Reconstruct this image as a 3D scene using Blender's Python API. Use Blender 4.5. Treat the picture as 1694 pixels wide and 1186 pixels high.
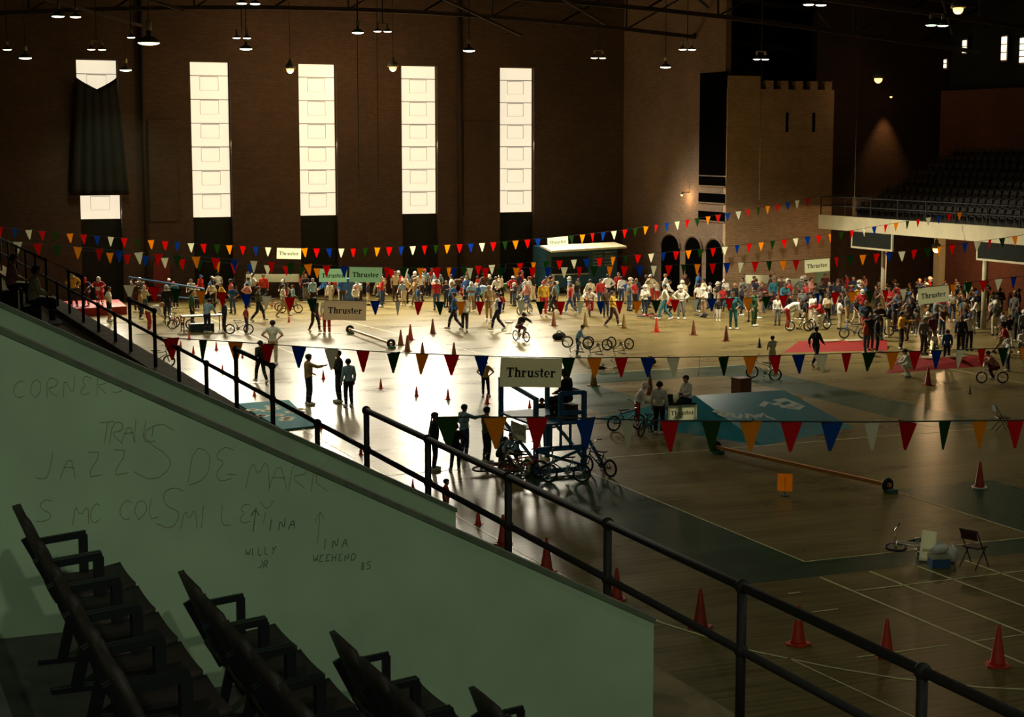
import bpy, bmesh, math, random
import numpy as np
from mathutils import Vector, Matrix

random.seed(7)
SC = bpy.context.scene
COL = SC.collection
for o in list(bpy.data.objects):
    bpy.data.objects.remove(o, do_unlink=True)

# ---------------------------------------------------------------- camera
# focal length 2800 px on a 1694 px wide frame, eye 9.3 m over the drill floor
FOC, CX, CY, EYE = 2800.0, 847.0, 593.0, 9.3
PITCH = math.atan(353.0 / FOC)
YAW = math.atan(1177.0 / (FOC / math.cos(PITCH)))
cam_data = bpy.data.cameras.new('camera')
cam_data.sensor_width = 36.0
cam_data.lens = FOC / 1694.0 * 36.0
cam_data.clip_end = 400.0
camera = bpy.data.objects.new('camera', cam_data)
COL.objects.link(camera)
camera.location = (0, 0, EYE)
camera.rotation_euler = (math.pi / 2 - PITCH, 0, -YAW)
SC.camera = camera

# ---------------------------------------------------------------- world, exposure
world = bpy.data.worlds.new('world')
SC.world = world
world.use_nodes = True
bg = world.node_tree.nodes['Background']
bg.inputs[0].default_value = (0.80, 0.90, 0.70, 1)
bg.inputs[1].default_value = 0.008
SC.view_settings.view_transform = 'Standard'
SC.view_settings.look = 'None'
SC.view_settings.gamma = 1.0
SC.view_settings.use_curve_mapping = False
SC.view_settings.exposure = 0.3
WINDOW_WATT = 3100.0       # daylight through one tall window of the far wall
LAMP_WATT = 480.0          # one pendant lamp of the hall
for _x, _z0 in ((16.18, 4.95), (22.83, 4.95), (29.48, 4.95), (36.11, 4.95), (42.78, 4.95)):
    _l = bpy.data.lights.new('window_daylight', 'AREA'); _l.shape = 'RECTANGLE'; _l.size = 2.2
    _cov = _x < 20                    # the first window is open to the hall only at its foot, below the hanging cloth
    _l.size_y = 1.3 if _cov else 9.0; _l.energy = WINDOW_WATT * (0.15 if _cov else 1.0); _l.color = (1.0, 0.90, 0.68)
    _o = bpy.data.objects.new('window_daylight', _l); COL.objects.link(_o)
    _o.location = (_x, 101.9, 5.6 if _cov else 9.6); _o.rotation_euler = (math.radians(-50), 0, 0); _l.spread = math.radians(96)   # sky light falls in from above

# ---------------------------------------------------------------- where a thing seen from the stand really is
_sp, _cp, _ss, _cs = math.sin(PITCH), math.cos(PITCH), math.sin(YAW), math.cos(YAW)
def ray(x, y):
    r, u = x - CX, CY - y
    fw, v = FOC * _cp + u * _sp, u * _cp - FOC * _sp
    return Vector((fw * _ss + r * _cs, fw * _cs - r * _ss, v))
def on_z(x, y, z=0.0):
    d = ray(x, y); s = (z - EYE) / d.z
    return Vector((d.x * s, d.y * s, z))
def on_y(x, y, Y):
    d = ray(x, y); s = Y / d.y
    return Vector((d.x * s, Y, EYE + d.z * s))
def on_x(x, y, X):
    d = ray(x, y); s = X / d.x
    return Vector((X, d.y * s, EYE + d.z * s))
def depth_at(p):
    fw = p[0] * _ss + p[1] * _cs
    return fw * _cp - (p[2] - EYE) * _sp

# ---------------------------------------------------------------- materials
def lin(h):
    if isinstance(h, str):
        h = h.lstrip('#'); c = [int(h[i:i + 2], 16) / 255 for i in (0, 2, 4)]
    else:
        c = h
    return tuple((v / 12.92 if v <= 0.04045 else ((v + 0.055) / 1.055) ** 2.4) for v in c)
MATS = {}
def mat(name, color, rough=0.6, metal=0.0, var=0.0, scale=6.0, bump=0.0, emit=0.0, spec=0.5, trans=0.0, stretch=None):
    if name in MATS:
        return MATS[name]
    m = bpy.data.materials.new(name); m.use_nodes = True
    nt = m.node_tree; b = nt.nodes['Principled BSDF']
    c = lin(color)
    b.inputs['Base Color'].default_value = (*c, 1)
    b.inputs['Roughness'].default_value = rough
    b.inputs['Metallic'].default_value = metal
    b.inputs['Specular IOR Level'].default_value = spec
    if trans:
        b.inputs['Transmission Weight'].default_value = trans
    if emit:
        b.inputs['Emission Color'].default_value = (*c, 1)
        b.inputs['Emission Strength'].default_value = emit
    if var or bump:
        tc = nt.nodes.new('ShaderNodeTexCoord'); mp = nt.nodes.new('ShaderNodeMapping')
        nz = nt.nodes.new('ShaderNodeTexNoise')
        nz.inputs['Scale'].default_value = scale; nz.inputs['Detail'].default_value = 5
        if stretch: mp.inputs['Scale'].default_value = stretch
        nt.links.new(tc.outputs['Object'], mp.inputs[0]); nt.links.new(mp.outputs[0], nz.inputs['Vector'])
        if var:
            rp = nt.nodes.new('ShaderNodeValToRGB')
            rp.color_ramp.elements[0].position = 0.3; rp.color_ramp.elements[1].position = 0.72
            rp.color_ramp.elements[0].color = (*[max(0, v * (1 - var)) for v in c], 1)
            rp.color_ramp.elements[1].color = (*[min(1, v * (1 + var)) for v in c], 1)
            nt.links.new(nz.outputs['Fac'], rp.inputs[0]); nt.links.new(rp.outputs[0], b.inputs['Base Color'])
        if bump:
            bp = nt.nodes.new('ShaderNodeBump'); bp.inputs['Strength'].default_value = bump; bp.inputs['Distance'].default_value = 0.02
            nt.links.new(nz.outputs['Fac'], bp.inputs['Height']); nt.links.new(bp.outputs[0], b.inputs['Normal'])
    MATS[name] = m
    return m

def brick_mat(name, c1, c2, mortar, scale=1.0, axis='XZ'):
    if name in MATS: return MATS[name]
    m = bpy.data.materials.new(name); m.use_nodes = True
    nt = m.node_tree; b = nt.nodes['Principled BSDF']; b.inputs['Roughness'].default_value = 0.85
    tc = nt.nodes.new('ShaderNodeTexCoord'); sx = nt.nodes.new('ShaderNodeSeparateXYZ'); cb = nt.nodes.new('ShaderNodeCombineXYZ')
    nt.links.new(tc.outputs['Object'], sx.inputs[0])
    nt.links.new(sx.outputs[axis[0]], cb.inputs[0]); nt.links.new(sx.outputs[axis[1]], cb.inputs[1])
    br = nt.nodes.new('ShaderNodeTexBrick')
    br.inputs['Color1'].default_value = (*lin(c1), 1); br.inputs['Color2'].default_value = (*lin(c2), 1); br.inputs['Mortar'].default_value = (*lin(mortar), 1)
    br.inputs['Scale'].default_value = scale; br.inputs['Brick Width'].default_value = 0.3; br.inputs['Row Height'].default_value = 0.1
    br.inputs['Mortar Size'].default_value = 0.012
    nt.links.new(cb.outputs[0], br.inputs['Vector'])
    nz = nt.nodes.new('ShaderNodeTexNoise'); nz.inputs['Scale'].default_value = 0.35; nz.inputs['Detail'].default_value = 6
    nt.links.new(tc.outputs['Object'], nz.inputs['Vector'])
    mx = nt.nodes.new('ShaderNodeMix'); mx.data_type = 'RGBA'; mx.blend_type = 'MULTIPLY'; mx.inputs[0].default_value = 0.55
    rp = nt.nodes.new('ShaderNodeValToRGB'); rp.color_ramp.elements[0].position = 0.3; rp.color_ramp.elements[1].position = 0.75
    rp.color_ramp.elements[0].color = (0.45, 0.45, 0.45, 1)
    nt.links.new(nz.outputs['Fac'], rp.inputs[0]); nt.links.new(br.outputs['Color'], mx.inputs[6]); nt.links.new(rp.outputs[0], mx.inputs[7])
    nt.links.new(mx.outputs[2], b.inputs['Base Color'])
    bp = nt.nodes.new('ShaderNodeBump'); bp.inputs['Strength'].default_value = 0.4; bp.inputs['Distance'].default_value = 0.02; bp.invert = True
    nt.links.new(br.outputs['Fac'], bp.inputs['Height']); nt.links.new(bp.outputs[0], b.inputs['Normal'])
    MATS[name] = m
    return m

def floor_mat(name, color, rough=0.3, tint=0.5):
    """worn, varnished drill floor: narrow boards along X, scuffs and dull patches"""
    if name in MATS: return MATS[name]
    m = bpy.data.materials.new(name); m.use_nodes = True
    nt = m.node_tree; b = nt.nodes['Principled BSDF']; c = lin(color)
    tc = nt.nodes.new('ShaderNodeTexCoord')
    sx = nt.nodes.new('ShaderNodeSeparateXYZ'); nt.links.new(tc.outputs['Object'], sx.inputs[0])
    # boards: random tone per strip
    mpn = nt.nodes.new('ShaderNodeMapping'); mpn.inputs['Scale'].default_value = (0.25, 9.0, 1)
    nt.links.new(tc.outputs['Object'], mpn.inputs[0])
    n1 = nt.nodes.new('ShaderNodeTexNoise'); n1.inputs['Scale'].default_value = 1.0; n1.inputs['Detail'].default_value = 3
    nt.links.new(mpn.outputs[0], n1.inputs['Vector'])
    mp2 = nt.nodes.new('ShaderNodeMapping'); mp2.inputs['Scale'].default_value = (0.35, 1.1, 1)
    nt.links.new(tc.outputs['Object'], mp2.inputs[0])
    n2 = nt.nodes.new('ShaderNodeTexNoise'); n2.inputs['Scale'].default_value = 0.6; n2.inputs['Detail'].default_value = 7; n2.inputs['Roughness'].default_value = 0.65
    nt.links.new(mp2.outputs[0], n2.inputs['Vector'])
    ad = nt.nodes.new('ShaderNodeMath'); ad.operation = 'ADD'
    nt.links.new(n1.outputs['Fac'], ad.inputs[0]); nt.links.new(n2.outputs['Fac'], ad.inputs[1])
    rp = nt.nodes.new('ShaderNodeValToRGB')
    rp.color_ramp.elements[0].position = 0.40; rp.color_ramp.elements[1].position = 0.66
    rp.color_ramp.elements[0].color = (*[v * (1 - tint) for v in c], 1)
    rp.color_ramp.elements[1].color = (*[min(1, v * (1 + 0.35 * tint)) for v in c], 1)
    hf = nt.nodes.new('ShaderNodeMath'); hf.operation = 'MULTIPLY'; hf.inputs[1].default_value = 0.5
    nt.links.new(ad.outputs[0], hf.inputs[0]); nt.links.new(hf.outputs[0], rp.inputs[0])
    nt.links.new(rp.outputs[0], b.inputs['Base Color'])
    rr = nt.nodes.new('ShaderNodeMapRange'); rr.inputs[1].default_value = 0.35; rr.inputs[2].default_value = 0.7
    rr.inputs[3].default_value = rough - 0.04; rr.inputs[4].default_value = rough + 0.06
    nt.links.new(n2.outputs['Fac'], rr.inputs[0]); nt.links.new(rr.outputs[0], b.inputs['Roughness'])
    bp = nt.nodes.new('ShaderNodeBump'); bp.inputs['Strength'].default_value = 0.06; bp.inputs['Distance'].default_value = 0.02
    nt.links.new(hf.outputs[0], bp.inputs['Height']); nt.links.new(bp.outputs[0], b.inputs['Normal'])
    b.inputs['Specular IOR Level'].default_value = 0.07
    MATS[name] = m
    return m

# ---------------------------------------------------------------- mesh builder
class MB:
    def __init__(s): s.v, s.f, s.m = [], [], []
    def add(s, vs, fs, mi=0):
        n = len(s.v); s.v += [tuple(p) for p in vs]; s.f += [tuple(i + n for i in q) for q in fs]; s.m += [mi] * len(fs); return s
    def box(s, lo, hi, mi=0):
        (a, b, c), (d, e, g) = lo, hi
        return s.add([(a, b, c), (d, b, c), (d, e, c), (a, e, c), (a, b, g), (d, b, g), (d, e, g), (a, e, g)],
                     [(0, 3, 2, 1), (4, 5, 6, 7), (0, 1, 5, 4), (1, 2, 6, 5), (2, 3, 7, 6), (3, 0, 4, 7)], mi)
    def cbox(s, c, size, rz=0.0, mi=0):
        x, y, z = [q / 2 for q in size]; M = Matrix.Rotation(rz, 3, 'Z'); c = Vector(c)
        vs = [c + M @ Vector(p) for p in ((-x, -y, -z), (x, -y, -z), (x, y, -z), (-x, y, -z), (-x, -y, z), (x, -y, z), (x, y, z), (-x, y, z))]
        return s.add(vs, [(0, 3, 2, 1), (4, 5, 6, 7), (0, 1, 5, 4), (1, 2, 6, 5), (2, 3, 7, 6), (3, 0, 4, 7)], mi)
    def bar(s, p0, p1, w, h, up=(0, 0, 1), mi=0):
        p0, p1 = Vector(p0), Vector(p1); d = (p1 - p0).normalized(); u = Vector(up)
        if abs(d.dot(u)) > 0.98: u = Vector((1, 0, 0))
        r = d.cross(u).normalized() * w / 2; t = r.cross(d).normalized() * h / 2
        return s.add([p0 - r - t, p0 + r - t, p0 + r + t, p0 - r + t, p1 - r - t, p1 + r - t, p1 + r + t, p1 - r + t],
                     [(0, 1, 2, 3), (7, 6, 5, 4), (0, 4, 5, 1), (1, 5, 6, 2), (2, 6, 7, 3), (3, 7, 4, 0)], mi)
    def tube(s, p0, p1, r0, r1=None, n=10, cap=True, mi=0):
        r1 = r0 if r1 is None else r1
        p0, p1 = Vector(p0), Vector(p1); d = (p1 - p0).normalized()
        a = d.orthogonal().normalized(); b = d.cross(a)
        vs = [p0 + (a * math.cos(t) + b * math.sin(t)) * r0 for t in [2 * math.pi * i / n for i in range(n)]]
        vs += [p1 + (a * math.cos(t) + b * math.sin(t)) * r1 for t in [2 * math.pi * i / n for i in range(n)]]
        fs = [(i, (i + 1) % n, n + (i + 1) % n, n + i) for i in range(n)]
        if cap: fs += [tuple(range(n - 1, -1, -1)), tuple(range(n, 2 * n))]
        return s.add(vs, fs, mi)
    def path(s, pts, r, n=8, mi=0):
        """round rod bent along points"""
        pts = [Vector(p) for p in pts]; rings = []; prev = None
        for i, p in enumerate(pts):
            d = (pts[min(i + 1, len(pts) - 1)] - pts[max(i - 1, 0)]).normalized()
            a = d.orthogonal().normalized() if prev is None else (prev - d * prev.dot(d)).normalized()
            prev = a; b = d.cross(a)
            rings += [p + (a * math.cos(2 * math.pi * k / n) + b * math.sin(2 * math.pi * k / n)) * r for k in range(n)]
        fs = []
        for i in range(len(pts) - 1):
            for k in range(n): fs.append((i * n + k, i * n + (k + 1) % n, (i + 1) * n + (k + 1) % n, (i + 1) * n + k))
        fs += [tuple(range(n - 1, -1, -1)), tuple(range((len(pts) - 1) * n, len(pts) * n))]
        return s.add(rings, fs, mi)
    def lathe(s, prof, n=16, o=(0, 0, 0), mi=0):
        vs = []; o = Vector(o)
        for r, z in prof: vs += [o + Vector((r * math.cos(2 * math.pi * k / n), r * math.sin(2 * math.pi * k / n), z)) for k in range(n)]
        fs = []
        for i in range(len(prof) - 1):
            for k in range(n): fs.append((i * n + k, i * n + (k + 1) % n, (i + 1) * n + (k + 1) % n, (i + 1) * n + k))
        fs += [tuple(range(n - 1, -1, -1)), tuple(range((len(prof) - 1) * n, len(prof) * n))]
        return s.add(vs, fs, mi)
    def ball(s, c, rad, n=12, m=8, mi=0):
        c = Vector(c); rx, ry, rz = rad if hasattr(rad, '__len__') else (rad,) * 3
        vs = [c + Vector((0, 0, -rz))]
        for i in range(1, m):
            t = math.pi * i / m - math.pi / 2
            vs += [c + Vector((rx * math.cos(t) * math.cos(2 * math.pi * k / n), ry * math.cos(t) * math.sin(2 * math.pi * k / n), rz * math.sin(t))) for k in range(n)]
        vs.append(c + Vector((0, 0, rz))); fs = []
        for k in range(n): fs.append((0, 1 + (k + 1) % n, 1 + k))
        for i in range(m - 2):
            for k in range(n): fs.append((1 + i * n + k, 1 + i * n + (k + 1) % n, 1 + (i + 1) * n + (k + 1) % n, 1 + (i + 1) * n + k))
        t = 1 + (m - 2) * n
        for k in range(n): fs.append((t + k, t + (k + 1) % n, len(vs) - 1))
        return s.add(vs, fs, mi)
    def torus(s, c, R, r, ax='Y', n=24, k=8, mi=0):
        vs = []; c = Vector(c)
        for i in range(n):
            t = 2 * math.pi * i / n
            for j in range(k):
                q = 2 * math.pi * j / k; a = R + r * math.cos(q); h = r * math.sin(q)
                p = (a * math.cos(t), h, a * math.sin(t)) if ax == 'Y' else ((h, a * math.cos(t), a * math.sin(t)) if ax == 'X' else (a * math.cos(t), a * math.sin(t), h))
                vs.append(c + Vector(p))
        fs = [(i * k + j, ((i + 1) % n) * k + j, ((i + 1) % n) * k + (j + 1) % k, i * k + (j + 1) % k) for i in range(n) for j in range(k)]
        return s.add(vs, fs, mi)
    def prism(s, poly, thick, mi=0):
        """poly: list of 3-D points (planar, ordered); thickened along its normal, half to each side"""
        P = [Vector(p) for p in poly]
        nrm = Vector((0, 0, 0))
        for i in range(len(P)): nrm += (P[i] - P[0]).cross(P[(i + 1) % len(P)] - P[0])
        nrm = nrm.normalized() * thick / 2; n = len(P)
        return s.add([p - nrm for p in P] + [p + nrm for p in P],
                     [tuple(range(n - 1, -1, -1)), tuple(range(n, 2 * n))] + [(i, (i + 1) % n, n + (i + 1) % n, n + i) for i in range(n)], mi)
    def mesh(s, name, smooth=False):
        me = bpy.data.meshes.new(name); me.from_pydata(s.v, [], s.f); me.validate()
        bm = bmesh.new(); bm.from_mesh(me); bmesh.ops.recalc_face_normals(bm, faces=bm.faces); bm.to_mesh(me); bm.free()
        if len(s.m) == len(me.polygons): me.polygons.foreach_set('material_index', s.m)
        if smooth:
            me.polygons.foreach_set('use_smooth', [True] * len(me.polygons))
        return me
    def build(s, name, mats, parent=None, smooth=False, loc=None, rz=None):
        me = s.mesh(name, smooth)
        for m in (mats if isinstance(mats, (list, tuple)) else [mats]): me.materials.append(m)
        return put(name, me, parent, loc, rz)

def put(name, me, parent=None, loc=None, rz=None):
    o = bpy.data.objects.new(name, me); COL.objects.link(o)
    if parent is not None: o.parent = parent
    if loc is not None: o.location = loc
    if rz is not None: o.rotation_euler = (0, 0, rz)
    return o
SEEN_LABELS = {}
def tag(o, label=None, cat=None, group=None, kind=None):
    if label:
        k = SEEN_LABELS.get(label, 0); SEEN_LABELS[label] = k + 1
        o['label'] = label
    if cat: o['category'] = cat
    if group: o['group'] = group
    if kind: o['kind'] = kind
    return o
def thing(name, label, cat, loc=(0, 0, 0), rz=0.0, group=None):
    o = bpy.data.objects.new(name, None); COL.objects.link(o); o.empty_display_size = 0.2
    o.location = loc; o.rotation_euler = (0, 0, rz)
    return tag(o, label, cat, group)
def structure(o, label=None):
    o['kind'] = 'structure'
    if label: o['label'] = label
    return o
def slot(o, *ms):
    """materials on the object, so that copies share one mesh"""
    for i, m in enumerate(ms):
        o.material_slots[i].link = 'OBJECT'; o.material_slots[i].material = m
    return o
def blank(mb, name, n=1, smooth=False):
    me = mb.mesh(name, smooth)
    for i in range(n): me.materials.append(None)
    return me
# ================================================================ the hall
WALL_Y, DECK_Z, RAIL_X = 102.0, 5.2, 5.76
M_BRICK = brick_mat('dark_brown_brick', '#57412d', '#493625', '#3c3022')
M_BRICKY = brick_mat('dark_brown_brick_side', '#57412d', '#493625', '#3c3022', axis='YZ')
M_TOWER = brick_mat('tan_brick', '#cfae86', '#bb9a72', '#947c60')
M_TOWERY = brick_mat('tan_brick_side_shaded', '#8a7058', '#7a624c', '#665442', axis='YZ')  # same tan brick, darkened: the side's shade is in the colour
M_RED = brick_mat('red_brown_brick_side', '#6b3a2b', '#5e3224', '#482e22', axis='YZ')
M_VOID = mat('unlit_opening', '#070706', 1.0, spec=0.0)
M_DARK = mat('dark_paint', '#262822', 0.9, var=0.15, scale=2, spec=0.1)
M_STEEL = mat('dark_brown_steel', '#2c2118', 0.85)
M_RAIL = mat('dark_rail_paint', '#1e1613', 0.7, var=0.2, scale=20)
M_GREEN = mat('pale_green_plaster', '#a8bf9c', 0.75, var=0.14, scale=1.6, bump=0.12)
M_CONC = mat('brown_concrete', '#84704c', 0.8, var=0.3, scale=2.0, bump=0.1)
M_TREAD = mat('grey_concrete', '#4c4d43', 0.9, var=0.3, scale=3.0, bump=0.15)
M_CREAM = mat('cream_paint', '#cfc49c', 0.6, var=0.08, scale=1.5)
M_WOOD = floor_mat('varnished_wood_floor', '#837345', 0.30)
M_GREENP = floor_mat('green_floor_paint', '#33503a', 0.30, 0.4)
M_LINE = mat('worn_white_line', '#ded69c', 0.4, var=0.3, scale=3.0)
M_PANE = mat('daylight_pane', '#efe2c6', 0.3, emit=0.8)
M_MULL = mat('window_bar', '#4c3f2e', 0.6)

fl = MB().box((-16, -8, -0.3), (92, 102.6, 0.0)).build('floor', M_WOOD)
structure(fl, 'varnished brown drill hall floor with painted courts')
def paint(name, x0, x1, y0, y1, m, h=0.002):
    return MB().box((x0, y0, 0.0), (x1, y1, h)).build(name, m, fl)
for r in ((18.0, 20.4, 30.6, 45.0), (20.4, 26.9, 30.6, 31.8), (26.9, 30.3, 30.6, 37.8), (34.2, 36.6, 46.0, 62.3),
          (27.6, 34.2, 59.6, 62.3), (25.4, 28.2, 52.6, 59.6)):
    paint('painted_band', *r, M_GREENP)
def fline(p, q, w=0.05):
    p, q = Vector(p), Vector(q); d = (q - p).normalized(); n = Vector((-d.y, d.x)) * w / 2
    MB().prism([(p.x - n.x, p.y - n.y, 0.004), (p.x + n.x, p.y + n.y, 0.004), (q.x + n.x, q.y + n.y, 0.004), (q.x - n.x, q.y - n.y, 0.004)], 0.004).build('floor_line', M_LINE, fl)
for a, b, w in (((20.4, 31.8), (20.4, 45), .04), ((20.4, 31.8), (26.9, 31.8), .04), ((26.9, 30.6), (26.9, 38.2), .04), ((14.85, 45), (36, 45), .06), ((14.85, 34.5), (14.85, 56), .06),
                ((19.96, 30.5), (19.96, 20), .06), ((21.24, 30.5), (21.24, 20), .06), ((22.5, 30.5), (22.5, 20), .06), ((23.8, 30.5), (23.8, 26.3), .06),
                ((20, 29.25), (27, 29.25), .05), ((17.4, 25.3), (19.4, 25.3), .04), ((19.96, 25.3), (24, 25.3), .04), ((16.2, 25.8), (16.5, 20), .035),
                ((18.0, 62.3), (45, 62.3), .06), ((26, 90), (28.5, 62.3), .04), ((20, 70), (20, 96), .04), ((18.6, 29.6), (18.9, 29.6), .06), ((18.3, 28.2), (18.9, 28.2), .06),
                ((36.6, 62.3), (44, 62.3), .05), ((44, 46), (44, 62.3), .05)):
    fline(a, b, w)
arc = [(14.85, 34.5), (14.9, 31), (15.14, 28.7), (15.8, 26.43), (16.6, 25.0), (17.34, 23.99), (18.4, 23.0), (19.9, 22.1)]
for a, b in zip(arc, arc[1:]): fline(a, b, .055)

# ---- far wall with five tall windows
WX = [16.18, 22.83, 29.48, 36.11, 42.78]; WW = 1.2; WZ0, WZ1 = 4.95, 14.27
mb = MB(); edges = [-16.0]
for c in WX: edges += [c - WW, c + WW]
edges.append(80.0)
for i in range(0, len(edges), 2): mb.box((edges[i], 101.7, 0), (edges[i + 1], 102.7, 21))
for c in WX:
    mb.box((c - WW, 101.7, WZ1), (c + WW, 102.7, 21)); mb.box((c - WW, 102.0, 0), (c + WW, 102.7, WZ0), 1)
wb = structure(mb.build('wall_back', [M_BRICK, M_DARK]), 'dark brick wall with five tall bright windows')
for x in (19.9, 39.9):      # shallow raised brick panels between windows
    MB().box((x - 0.85, 101.62, 4.8), (x + 0.85, 101.75, 10.8)).build('brick_panel', M_BRICK, wb)
    MB().tube((x - 1.15, 101.55, 0), (x - 1.15, 101.55, 21), 0.13).build('downpipe', M_STEEL, wb, True)
zz = [WZ1] + [13.43 - 1.413 * i for i in range(6)] + [WZ0]
for wi, c in enumerate(WX):
    w = bpy.data.objects.new('window_%d' % (wi + 1), None); COL.objects.link(w); w.location = (c, 102.05, WZ0)
    structure(w, ['tall window half hidden behind the dark hanging cloth', 'tall bright window second from the hanging cloth', 'tall bright window at the middle of the five',
                  'tall bright window fourth from the hanging cloth', 'tall bright window nearest the brick tower'][wi])
    for k in range(7):
        a, b = zz[k + 1] - WZ0, zz[k] - WZ0
        MB().box((-WW + 0.04, 0.0, a + 0.02), (WW - 0.04, 0.02, b - 0.02)).build('pane', M_PANE, w)
        MB().box((-WW, -0.07, a - 0.018), (WW, 0.03, a + 0.018)).build('mullion', M_MULL, w)
        if k > 0:
            h = b - a; m = MB(); x1 = 0.56
            m.box((-x1, -0.06, b - 0.07), (x1, -0.01, b - 0.045))
            for sx in (-x1, x1): m.box((sx - 0.004, -0.05, b - 0.62 * h), (sx + 0.004, -0.01, b - 0.06))
            m.box((-x1, -0.05, b - 0.62 * h - 0.004), (x1, -0.01, b - 0.62 * h + 0.004))
            m.build('vent_frame', M_MULL, w)
    f = MB()
    for sx in (-WW + 0.02, WW - 0.02): f.box((sx - 0.03, -0.08, 0), (sx + 0.03, 0.03, WZ1 - WZ0))
    f.box((-WW, -0.08, WZ1 - WZ0 - 0.05), (WW, 0.03, WZ1 - WZ0)); f.build('window_frame', M_MULL, w)
# dark cloth over the first window, its top edge sagging
n, k = 24, 16; vs = []
for j in range(k + 1):
    for i in range(n + 1):
        u = i / n * 2 - 1; t = j / k
        half = 1.18 + 0.52 * t
        ztop = 13.25 - 0.72 * (1 - abs(u)) ** 0.8
        z = ztop + (6.38 - ztop) * t
        vs.append((WX[0] - 0.1 + u * half, 101.45 + 0.06 * math.sin(u * 17) * (0.3 + t) - 0.1 * (1 - u * u), z))
fs = [(j * (n + 1) + i, j * (n + 1) + i + 1, (j + 1) * (n + 1) + i + 1, (j + 1) * (n + 1) + i) for j in range(k) for i in range(n)]
cl = MB().add(vs, fs).build('hanging_cloth', mat('black_cloth', '#15170f', 0.9, var=0.3, scale=1.0), smooth=True)
sm = cl.modifiers.new('thick', 'SOLIDIFY'); sm.thickness = 0.03
tag(cl, 'large black cloth hung over a tall window in the brick wall', 'curtain')

# ---- crenellated brick tower at the corner
TX0, TX1, TY = 50.45, 57.8, 88.0
tw = MB()
TZ = 12.6
tw.box((TX0 - 0.03, TY, 0), (TX1, TY + 0.3, TZ), 0); tw.box((TX1 - 0.3, TY + 0.3, 0), (TX1, 90.2, TZ), 0)
for i in range(5): tw.box((TX0 + 2.6 + i * 1.02, TY, TZ), (TX0 + 3.1 + i * 1.02, TY + 0.5, TZ + 0.5), 0)
tw.box((TX0, TY, TZ), (TX0 + 2.2, TY + 3.0, TZ + 0.75), 0)
to = structure(tw.build('wall_tower', [M_TOWER]), 'tan brick castle tower with battlements and two slit windows')
for px in (1302, 1346):
    p = on_y(px, 203, TY); MB().box((p.x - 0.1, TY - 0.012, p.z - 0.55), (p.x + 0.1, TY + 0.05, p.z + 0.6)).build('slit_window', M_VOID, to)
# side face of the tower towards the hall, with a tall dark window, three louvred slots and arched doorways
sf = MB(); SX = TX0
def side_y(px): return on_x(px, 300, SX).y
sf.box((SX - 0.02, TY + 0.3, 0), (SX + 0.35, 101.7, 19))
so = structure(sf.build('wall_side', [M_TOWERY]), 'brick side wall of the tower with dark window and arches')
y0, y1 = side_y(1201), side_y(1157)
MB().box((SX - 0.05, y0, 7.5), (SX + 0.05, y1, 13.6)).build('tall_dark_window', M_VOID, so)
for za, zb in ((292, 307), (320, 335), (350, 365)):
    a, b = on_x(1180, zb, SX).z, on_x(1180, za, SX).z
    MB().box((SX - 0.05, y0, a), (SX + 0.05, y1, b)).build('louvre_slot', M_VOID, so)
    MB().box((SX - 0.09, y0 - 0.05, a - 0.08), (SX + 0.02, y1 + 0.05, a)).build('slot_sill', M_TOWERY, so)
for px in (1183, 1148, 1110):
    yc = on_x(px, 420, SX).y; hw = 1.0 if px > 1120 else 1.2; pts = [(SX, yc - hw, 0), (SX, yc + hw, 0)]
    pts += [(SX, yc + hw * math.cos(t), 2.9 + 0.75 * math.sin(t)) for t in [math.pi * i / 10 for i in range(11)]]
    MB().prism(pts, 0.12).build('arched_doorway', M_VOID, so)
    ring = [(SX - 0.03, yc + (hw + 0.12) * math.cos(t), 2.9 + 0.87 * math.sin(t)) for t in [math.pi * i / 10 for i in range(11)]]
    MB().path(ring, 0.11, 6).build('arch_brick_ring', M_TOWERY, so)
MB().box((TX1 - 1.0, TY - 0.03, 0.0), (TX1 - 0.15, TY + 0.02, 2.35)).build('green_door', mat('pale_green_door', '#8fae8a', 0.6), to)
# ---- wall beyond the tower and side wall behind the far balcony
we = structure(MB().box((TX1, 90, 0), (80, 90.6, 21)).build('wall_end', M_BRICK), 'dark brick end wall beyond the tower')
wr = MB(); wr.box((63, 30, 0), (63.6, 84.5, 12.5), 0)
wro = structure(wr.build('wall_right', [M_RED]), 'red brown brick wall behind the far balcony')
structure(MB().box((79, 20, 0), (79.6, 90, 21)).build('wall_outer', M_BRICKY), 'dark outer wall far behind the balcony')
for i, px in enumerate((1563, 1595, 1660, 1692)):
    y_top = (98, 66, 60, 62)[i]; y_bot = (113, 88, 100, 104)[i]
    a, b = on_x(px, y_bot, 63.3), on_x(px, y_top, 63.3)
    w = bpy.data.objects.new('window_%d' % (6 + i), None); COL.objects.link(w); w.location = a
    structure(w, ['smallest slit window high over the balcony, nearest the tower', 'narrow two-pane window high over the balcony',
                  'narrow three-pane window high over the balcony', 'window high over the balcony cut by the picture edge'][i])
    h = b.z - a.z; nn = (2, 2, 3, 4)[i]; dw = (0.1, 0.16, 0.2, 0.28)[i]
    for q in range(nn):
        MB().box((-0.03, -dw, h * q / nn + 0.03), (0.03, dw, h * (q + 1) / nn - 0.03)).build('pane', mat('dim_daylight_pane', '#ffe9c4', 0.4, emit=1.6), w)
    MB().box((0.05, -dw - 0.06, -0.06), (0.12, dw + 0.06, h + 0.06)).build('window_frame', M_MULL, w)
upper = MB().box((63.6, 30, 12.3), (64.0, 84.5, 21)).build('wall_upper', M_DARK); structure(upper, 'dark upper wall over the far balcony seats')

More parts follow.
